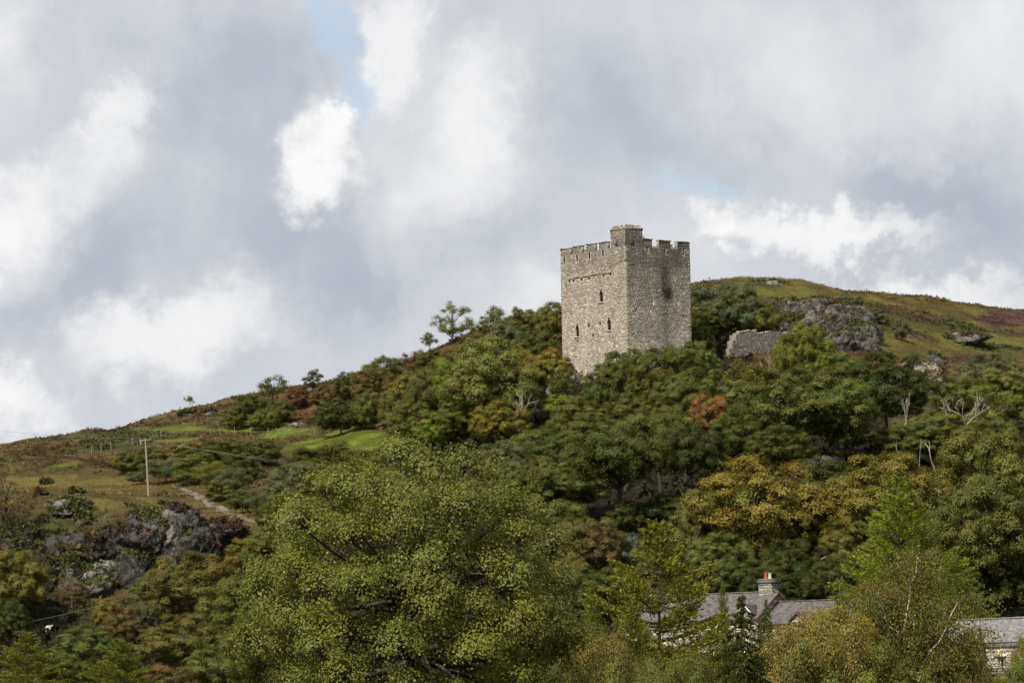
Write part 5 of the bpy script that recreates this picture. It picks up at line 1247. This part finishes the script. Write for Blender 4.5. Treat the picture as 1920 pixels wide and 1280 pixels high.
# ------------------------------------------------------------------ trees and bushes, one by one
TREES = [
 # kind, centre x, top, foot, width, colour, label, distance (None = where the foot meets the hill)
 # skyline of the left ridge
 ('airy',357,741,764,24,'olive','tiny lone thorn tree standing on the bare skyline'),
 ('thorn',503,704,760,66,'deep','dark wind-bent hawthorn on the ridge, broadest of the skyline thorns'),
 ('thorn',583,692,735,46,'dark','dark ragged thorn leaning to the right on the skyline'),
 ('bush',652,697,750,62,'deep','rounded dark bush on the skyline above the big field-edge bush'),
 ('bush',718,668,738,86,'mid','broad olive bush on the skyline, lowest of the thicket climbing to the keep'),
 ('thorn',772,655,715,54,'russet','russet thorn with bare twigs on the skyline thicket'),
 ('bush',812,655,722,70,'deep','dark hump of a bush just downhill of the tall open-crowned skyline tree'),
 ('fan',849,566,645,74,'olive','tall open-crowned tree with its branches showing against the sky'),
 ('thorn',806,622,650,40,'deep','small scraggy thorn at the downhill side of the open-crowned skyline tree'),
 ('thorn',895,598,650,52,'deep','dark thorn just uphill of the open-crowned skyline tree'),
 ('thorn',935,572,645,72,'mid','olive thorn tree with a spiky top on the skyline'),
 ('round',985,577,650,74,'mid','dense olive tree on the skyline two crowns from the keep'),
 ('round',1034,566,645,64,'olive','olive-brown tree touching the left edge of the keep at the skyline'),
 ('airy',25,842,884,26,'brown','bare twiggy thorn on the far left skyline'),
 # slope below the ridge
 ('bush',640,749,814,108,'dark','big round dark green bush at the edge of the green field'),
 ('bush',470,738,800,74,'deep','dark olive bush below the wind-bent hawthorn'),
 ('bush',522,748,795,60,'mid','olive bush on the bank right below the wind-bent hawthorn'),
 ('bush',495,770,808,62,'green','low green bush at the upper edge of the narrow field'),
 ('bush',440,765,806,56,'mid','low olive scrub at the upper edge of the narrow field'),
 ('bush',610,724,770,58,'brown','brown bush among rust bracken above the big dark bush'),
 ('bush',560,722,765,48,'russet','rust-coloured scrub below the dark ragged thorn'),
 ('bush',690,735,806,66,'mid','upright olive bush just right of the big dark bush'),
 ('bush',748,730,814,74,'olive','olive bush overhanging the green field corner'),
 ('bush',700,690,760,80,'brown','brown-leaved scrub in the middle of the ridge thicket'),
 ('bush',760,700,770,70,'yellow','yellowish scrub in the middle of the ridge thicket'),
 ('bush',765,765,815,60,'mid','small olive bush at the right end of the green field'),
 ('round',810,690,800,92,'mid','olive tree in the ridge thicket left of the bright ash'),
 ('bush',800,728,790,50,'grey','grey-green bush in the ridge thicket left of the bright ash'),
 ('round',868,648,745,100,'brown','brown-olive tree behind the bright ash'),
 ('bush',900,625,690,80,'brown','brown scrub under the open-crowned skyline tree'),
 ('bush',948,607,672,86,'grey','round grey-green willow on the slope below the skyline thorns'),
 ('round',1005,620,700,90,'mid','olive tree on the slope left of the keep, under the skyline row'),
 ('round',1030,655,745,84,'yellow','yellow-olive tree beside the left wall of the keep'),
 ('round',985,660,760,90,'yellow','bronze-olive tree between bright ash and keep'),
 ('bush',850,690,770,70,'green','green bush tucked behind the left of the bright ash'),
 ('oak',922,634,835,190,'pale','tall bright green ash with light tops, biggest tree left of the keep'),
 ('oak',872,664,800,110,'bright','bright yellow-green left arm of the ash clump'),
 ('oak',830,775,860,104,'bright','low bright green maple left of the bronze oak'),
 ('oak',870,745,850,120,'green','green tree under the bright ash'),
 ('oak',780,755,850,90,'mid','olive tree at the right end of the fields'),
 ('oak',938,752,858,112,'yellow','bronze-yellow oak behind the pale bare branches'),
 ('dead',952,760,850,80,'olive','pale dead tree, bare branches in front of the bronze-yellow oak'),
 ('dead',992,728,835,90,'olive','pale dead tree, second bare one, nearest the rock foot of the keep'),
 ('airy',1062,690,790,104,'mid','thin ivy-clad tree with few leaves at the left foot of the keep'),
 ('bush',1052,738,790,74,'bright','bright green bush on the slope under the keep corner'),
 ('round',1000,805,890,110,'green','dense green tree downhill of the two pale dead trees'),
 ('oak',1090,745,860,120,'mid','olive oak below the bright bush under the keep'),
 # band of scrub behind the pole
 ('willow',310,858,908,84,'grey','pale grey willow bush just right of the utility pole'),
 ('willow',256,884,908,44,'grey','small grey willow bush just left of the utility pole'),
 ('bush',374,848,908,96,'mid','olive bush right of the pale grey willow bush'),
 ('bush',350,828,872,96,'olive','olive-brown scrub behind the pale grey willow bush'),
 ('bush',285,838,876,76,'mid','olive scrub directly behind the utility pole'),
 ('bush',240,846,890,66,'mid','olive scrub left of the pole under green bracken'),
 ('bush',425,824,872,104,'deep','dark olive thicket where the power lines cross'),
 ('bush',490,824,874,86,'deep','dark olive thicket at the right end of the power lines'),
 ('bush',452,852,902,80,'dark','shaded bush under the dark olive thicket'),
 ('willow',402,868,922,72,'olive','olive willow bush above the track'),
 ('willow',440,876,934,66,'grey','grey-olive willow bush above the bend of the track'),
 ('bush',415,900,940,60,'mid','low scrub along the upper side of the track'),
 ('bush',455,915,962,66,'mid','olive bush beside the middle of the track'),
 ('willow',500,912,970,76,'grey','greyish bush near the lower end of the track'),
 ('bush',520,955,990,60,'green','small green bush at the lower end of the track'),
 # wood at the left of the big tree
 ('oak',622,828,960,176,'deep','dark green oak with a broad top against the fields'),
 ('oak',695,845,960,120,'deep','dark olive oak directly behind the top left of the largest tree'),
 ('oak',560,872,1000,116,'grey','grey-green oak below the russet bracken slope'),
 ('oak',543,925,1030,128,'deep','dark green oak beside the lower end of the track'),
 ('oak',600,905,1010,120,'deep','dark green oak left of the largest tree shoulder'),
 ('oak',520,985,1090,140,'green','green oak right of the ginger-topped oak'),
 ('oak',460,1010,1100,84,'yellow','ginger-topped oak at the right foot of the cliff'),
 ('oak',365,1036,1200,186,'olive','broad olive oak below the right end of the cliff'),
 ('oak',290,1065,1160,80,'mid','small olive oak in front of the cliff foot'),
 ('oak',450,1085,1230,150,'mid','olive oak downhill of the ginger-topped oak'),
 ('oak',520,1075,1220,130,'deep','dark oak left of the lower branches of the largest tree'),
 ('oak',345,1150,1290,170,'olive','olive oak in the middle of the lower left wood'),
 ('round',232,1135,1230,84,'brown','brown-leaved round tree downhill of the cliff'),
 ('round',205,1125,1190,60,'yellow','yellowish small tree just under the overhead cable'),
 ('oak',165,1172,1285,140,'green','green round oak right of the white sheep'),
 ('sparse',190,950,1065,84,'brown','thin russet birch growing from the cliff face'),
 ('sparse',135,1082,1142,56,'brown','thin sallow in front of the pale slab of the cliff'),
 ('sparse',12,880,1035,124,'brown','tall brown birch at the left edge above the cliff'),
 ('sparse',-5,850,930,70,'yellow','ginger birch top at the left edge on the skyline'),
 ('oak',32,1032,1185,126,'olive','olive-brown oak standing before the left end of the cliff'),
 ('round',15,1120,1210,80,'dark','dark shaded tree under the olive-brown oak'),
 ('sparse',340,940,985,64,'grey','thin pale bush on the grassy brow above the cliff'),
 ('larch',52,1182,1345,220,'lime','spreading light green larch in the bottom left corner'),
 ('larch',225,1195,1350,210,'lime','spreading light green larch with dark limbs in the lower left wood'),
 ('oak',132,1228,1345,130,'deep','dark green tree between the two light green larches'),
 ('oak',420,1190,1345,150,'green','green oak at the bottom, nearest the left skirt of the largest tree'),
 ('round',320,1245,1350,110,'brown','brownish tree at the bottom right of the larches'),
 ('oak',475,1155,1300,120,'deep','dark green oak beside the left skirt of the largest tree'),
 # slope under the keep
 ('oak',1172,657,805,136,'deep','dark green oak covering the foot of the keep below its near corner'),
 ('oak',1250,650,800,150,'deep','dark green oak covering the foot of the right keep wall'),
 ('oak',1310,640,770,92,'green','bright-topped oak at the right foot of the keep'),
 ('oak',1118,726,800,96,'deep','small dark oak at the left foot of the keep'),
 ('oak',1195,735,850,150,'mid','olive oak below the near corner of the keep'),
 ('oak',1285,705,835,140,'mid','olive oak between keep and orange tree'),
 ('oak',1110,775,905,150,'mid','olive oak on the slope midway between keep and largest tree'),
 ('oak',1040,800,930,140,'deep','dark oak downhill of the pale dead trees'),
 ('oak',935,830,960,150,'grey','grey-green tree behind the top right of the largest tree'),
 ('oak',985,870,1000,150,'deep','dark oak at the right shoulder of the largest tree'),
 ('oak',1070,850,990,170,'mid','olive oak uphill of the brownish thicket'),
 ('tall',1160,800,1010,200,'deep','tall oak with a dark leaning trunk left of the black hollow'),
 ('tall',1240,768,960,160,'mid','olive oak above the black hollow'),
 ('oak',1330,735,880,92,'orange','bright orange autumn tree on the slope under the ruined wall'),
 ('round',1345,845,905,60,'yellow','yellow-orange low foliage under the orange autumn tree'),
 ('oak',1048,940,1080,160,'mid','olive tree right of the largest tree, above the brownish thicket'),
 ('oak',1115,975,1110,124,'brown','brownish thicket tree at the right of the largest tree'),
 ('round',1175,998,1090,90,'blue','pale blue-green tree at the lower rim of the black hollow'),
 ('oak',1055,1035,1160,110,'yellow','yellow-green tree against the right skirt of the largest tree'),
 ('oak',1090,1060,1180,120,'deep','dark green tree behind the little larch'),
 ('round',1260,985,1080,80,'pale','pale tree behind the tip of the yellow-green larch'),
 ('dead',1078,790,890,60,'olive','thin bare grey tree in the wood straight below the left corner of the keep'),
 ('dead',1690,735,850,50,'olive','thin bare grey limbs between very dark broad oak and white dead tree'),
 ('dead',1432,660,790,90,'olive','bare grey branching tree standing before the ruined wall'),
 ('bush',1178,938,1005,84,'dark','low dark bush on the floor of the black hollow, left of the trunks'),  # three dark bushes added to blacken the sunlit floor of the hollow
 ('bush',1238,925,995,92,'dark','low dark bush on the floor of the black hollow, between the trunks'),
 ('bush',1292,922,985,84,'dark','low dark bush at the right end of the black hollow'),
 # right side, under the hill
 ('round',1330,527,640,100,'grey','grey-green tree against the sky right beside the keep'),
 ('round',1385,533,650,104,'grey','second grey-green tree right of the keep, below the summit'),
 ('round',1428,560,650,76,'mid','olive tree at the right end of the thicket behind the ruined wall'),
 ('round',1345,572,652,100,'deep','dark green tree right of the keep wall, lower in the thicket'),
 ('round',1400,586,640,90,'mid','olive tree directly behind the ruined wall'),
 ('bush',1312,610,680,60,'deep','dark bush squeezed against the right wall of the keep'),
 ('airy',1400,676,800,150,'olive','thin brownish tree with bare grey limbs before the ruined wall'),
 ('round',1392,712,800,120,'pale','pale green tree below the ruined wall'),
 ('oak',1512,608,780,116,'lime','tall yellow-green oak before the right end of the ruined wall'),
 ('oak',1578,664,790,120,'green','green oak in front of the slanting crag'),
 ('oak',1490,690,870,210,'mid','big olive oak in the middle of the slope under the ruined wall'),
 ('oak',1565,700,870,150,'green','green oak with dark limbs beside the mossy clearing'),
 ('oak',1400,765,890,130,'deep','dark oak right of the orange autumn tree'),
 ('oak',1460,800,905,130,'deep','dark oak between orange tree and mossy clearing'),
 ('oak',1665,660,830,176,'dark','very dark green broad oak below the stepped pale crag'),
 ('round',1600,790,850,90,'dark','shaded tree under the very dark oak'),
 ('bush',1690,598,640,36,'grey','lone round grey-green bush on the open right slope'),
 ('bush',1640,578,606,40,'grey','low juniper scrub on the back of the right hill'),
 ('bush',1585,553,580,70,'grey','dark line of gorse crossing the right hill'),
 ('round',1855,662,770,130,'grey','grey-olive thicket on the slope at the right edge'),
 ('round',1800,705,800,110,'mid','olive thicket behind the white dead tree'),
 ('round',1890,690,790,120,'pale','light green tree in the thicket at the right edge'),
 ('oak',1752,772,880,150,'green','green oak left of the white dead tree'),
 ('oak',1700,795,880,110,'green','green oak over the black trunk by the clearing'),
 ('dead',1802,738,880,110,'olive','white dead tree with forked bare limbs on the right slope'),
 ('sparse',1862,722,870,130,'lime','yellow-green ivy tree right of the white dead tree'),
 ('oak',1850,790,900,140,'mid','olive oak below the white dead tree'),
 ('snag',1722,822,900,26,'olive','short white snag before the green oak by the clearing'),
 ('snag',1758,826,905,44,'olive','crooked pale snag just above the yellow-olive oak'),
 ('snag',1688,826,890,24,'olive','thin pale broken stub beside the black trunk'),
 ('bush',1560,862,925,90,'dark','dark bush on the mossy bank of the clearing'),
 ('bush',1620,855,920,90,'deep','green bush at the right of the mossy bank'),
 ('bush',1500,872,930,90,'mid','olive bush at the left of the mossy bank'),
 # above the farmhouse
 ('oak',1425,857,1095,262,'yellow','broad yellow-olive oak right above the farmhouse chimney'),
 ('oak',1520,905,1080,150,'olive','olive oak at the right shoulder of the broad yellow-olive oak'),
 ('oak',1325,915,1100,130,'pale','pale green oak with a broken white limb beside the black hollow'),
 ('snag',1316,962,1060,34,'olive','broken white trunk standing in the pale green oak'),
 ('snag',1331,850,960,30,'olive','thin dead stem under the orange autumn tree'),
 ('oak',1350,1000,1130,130,'pale','soft green tree directly behind the farmhouse roof'),
 ('oak',1660,850,1085,240,'yellow','yellow-olive oak, broadest crown above the birch'),
 ('oak',1610,960,1100,130,'olive','olive oak over the fallen branches'),
 ('oak',1850,815,1080,230,'olive','olive oak rising at the right edge above the dark tree'),
 ('oak',1885,890,1170,230,'mid','tall dark olive tree behind the barn roof'),
 ('oak',1800,930,1120,150,'deep','dark tree between the tall larch and the barn'),
 ('round',1500,1075,1150,110,'dark','dark tree in shade behind the low farmhouse wing'),  # dark trees in shade: the gap's blackness is put into their leaf colour
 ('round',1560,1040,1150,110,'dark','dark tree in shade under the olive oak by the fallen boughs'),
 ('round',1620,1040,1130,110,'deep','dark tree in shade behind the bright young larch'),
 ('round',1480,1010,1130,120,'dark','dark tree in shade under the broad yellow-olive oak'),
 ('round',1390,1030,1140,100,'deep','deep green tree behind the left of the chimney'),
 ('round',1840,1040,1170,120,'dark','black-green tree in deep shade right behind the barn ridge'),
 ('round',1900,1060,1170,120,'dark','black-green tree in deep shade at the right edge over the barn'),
 ('round',1750,1060,1180,110,'deep','deep green tree between the tall larch and the barn ridge'),
 ('tall',1292,800,975,150,'dark','dark oak over the right side of the black hollow'),
 ('round',1140,1060,1170,100,'deep','deep green tree below the brownish thicket'),
 ('round',1205,1060,1170,100,'dark','dark tree behind the smaller larch'),
 ('round',1440,1060,1150,100,'dark','dark tree in shade behind the farmhouse chimney'),
]
NEAR = [  # nearer trees, given with their distance
 ('larch',1240,970,1330,420,'lime','tall yellow-green larch in front of the farmhouse left half',235),
 ('larch',1185,1110,1330,190,'lime','smaller yellow-green larch at the left side of the tall one',228),
 ('larch',1112,1085,1290,130,'lime','small drooping larch right of the largest tree',250),
 ('spruce',1392,1106,1345,210,'dark','dark spruce in front of the farmhouse dormer',212),
 ('larch',1357,1086,1200,50,'pale','slender pale larch before the farmhouse roof, left of the dark spruce',305),
 ('spruce',1437,1118,1215,74,'deep','little spruce in front of the farmhouse chimney',290),
 ('larch',1692,886,1190,290,'bright','tall bright green larch behind the white-stemmed birch',325),
 ('larch',1795,1040,1240,190,'bright','green larch whose boughs reach over the barn roof end',306),
 ('birch',1700,1028,1345,270,'olive','tall white-stemmed birch with drooping olive leaves',232,0.0),
 ('willow',1568,1140,1345,200,'gold','golden willow, the taller one, under the low farmhouse wing',225),
 ('willow',1490,1158,1345,170,'gold','golden willow, the lower one, between spruce and taller willow',222),
 ('willow',1130,1190,1345,150,'gold','golden bush at the right foot of the largest tree',200),
 ('willow',1640,1180,1345,120,'olive','olive willow at the left skirt of the birch',228),
 ('bush',1822,1185,1300,64,'yellow','yellowish round bush left of the barn door',262),
 ('spruce',1842,1175,1300,60,'deep','young spruce with boughs across the barn wall',275),
 ('willow',1925,1195,1345,80,'pale','pale green shrub hiding the right part of the barn wall',250),
 ('willow',1780,1190,1345,110,'olive','olive shrub between birch and barn',235),
 ('spruce',1582,1075,1180,56,'blue','small blue-green spruce beyond the end of the low wing',330),
 ('spruce',1598,1126,1170,34,'white','frosty blue-white dwarf spruce at the end of the low wing',322),
 ('larch',1620,1085,1190,110,'bright','bright green young larch behind the birch, by the short post',330),
 ('willow',1300,1225,1345,120,'green','green shrub in front of the farmhouse wall, left of the dark spruce',226),
 ('willow',1060,1225,1345,120,'deep','deep green shrub under the right skirt of the largest tree',190),
 ('bush',1720,1240,1345,130,'olive','olive scrub around the foot of the birch',222),
 ('willow',1850,1262,1345,80,'olive','olive scrub along the bottom edge before the barn',240),
 ('willow',1200,1240,1345,110,'pale','pale green shrub under the tall yellow-green larch',210),
]
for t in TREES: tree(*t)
for n_ in NEAR: tree(*n_[:8], rz=n_[8] if len(n_) > 8 else None)
for t in tree_log:
    if t[2] > 22 or t[2] < 1.2: print('TREE', t)
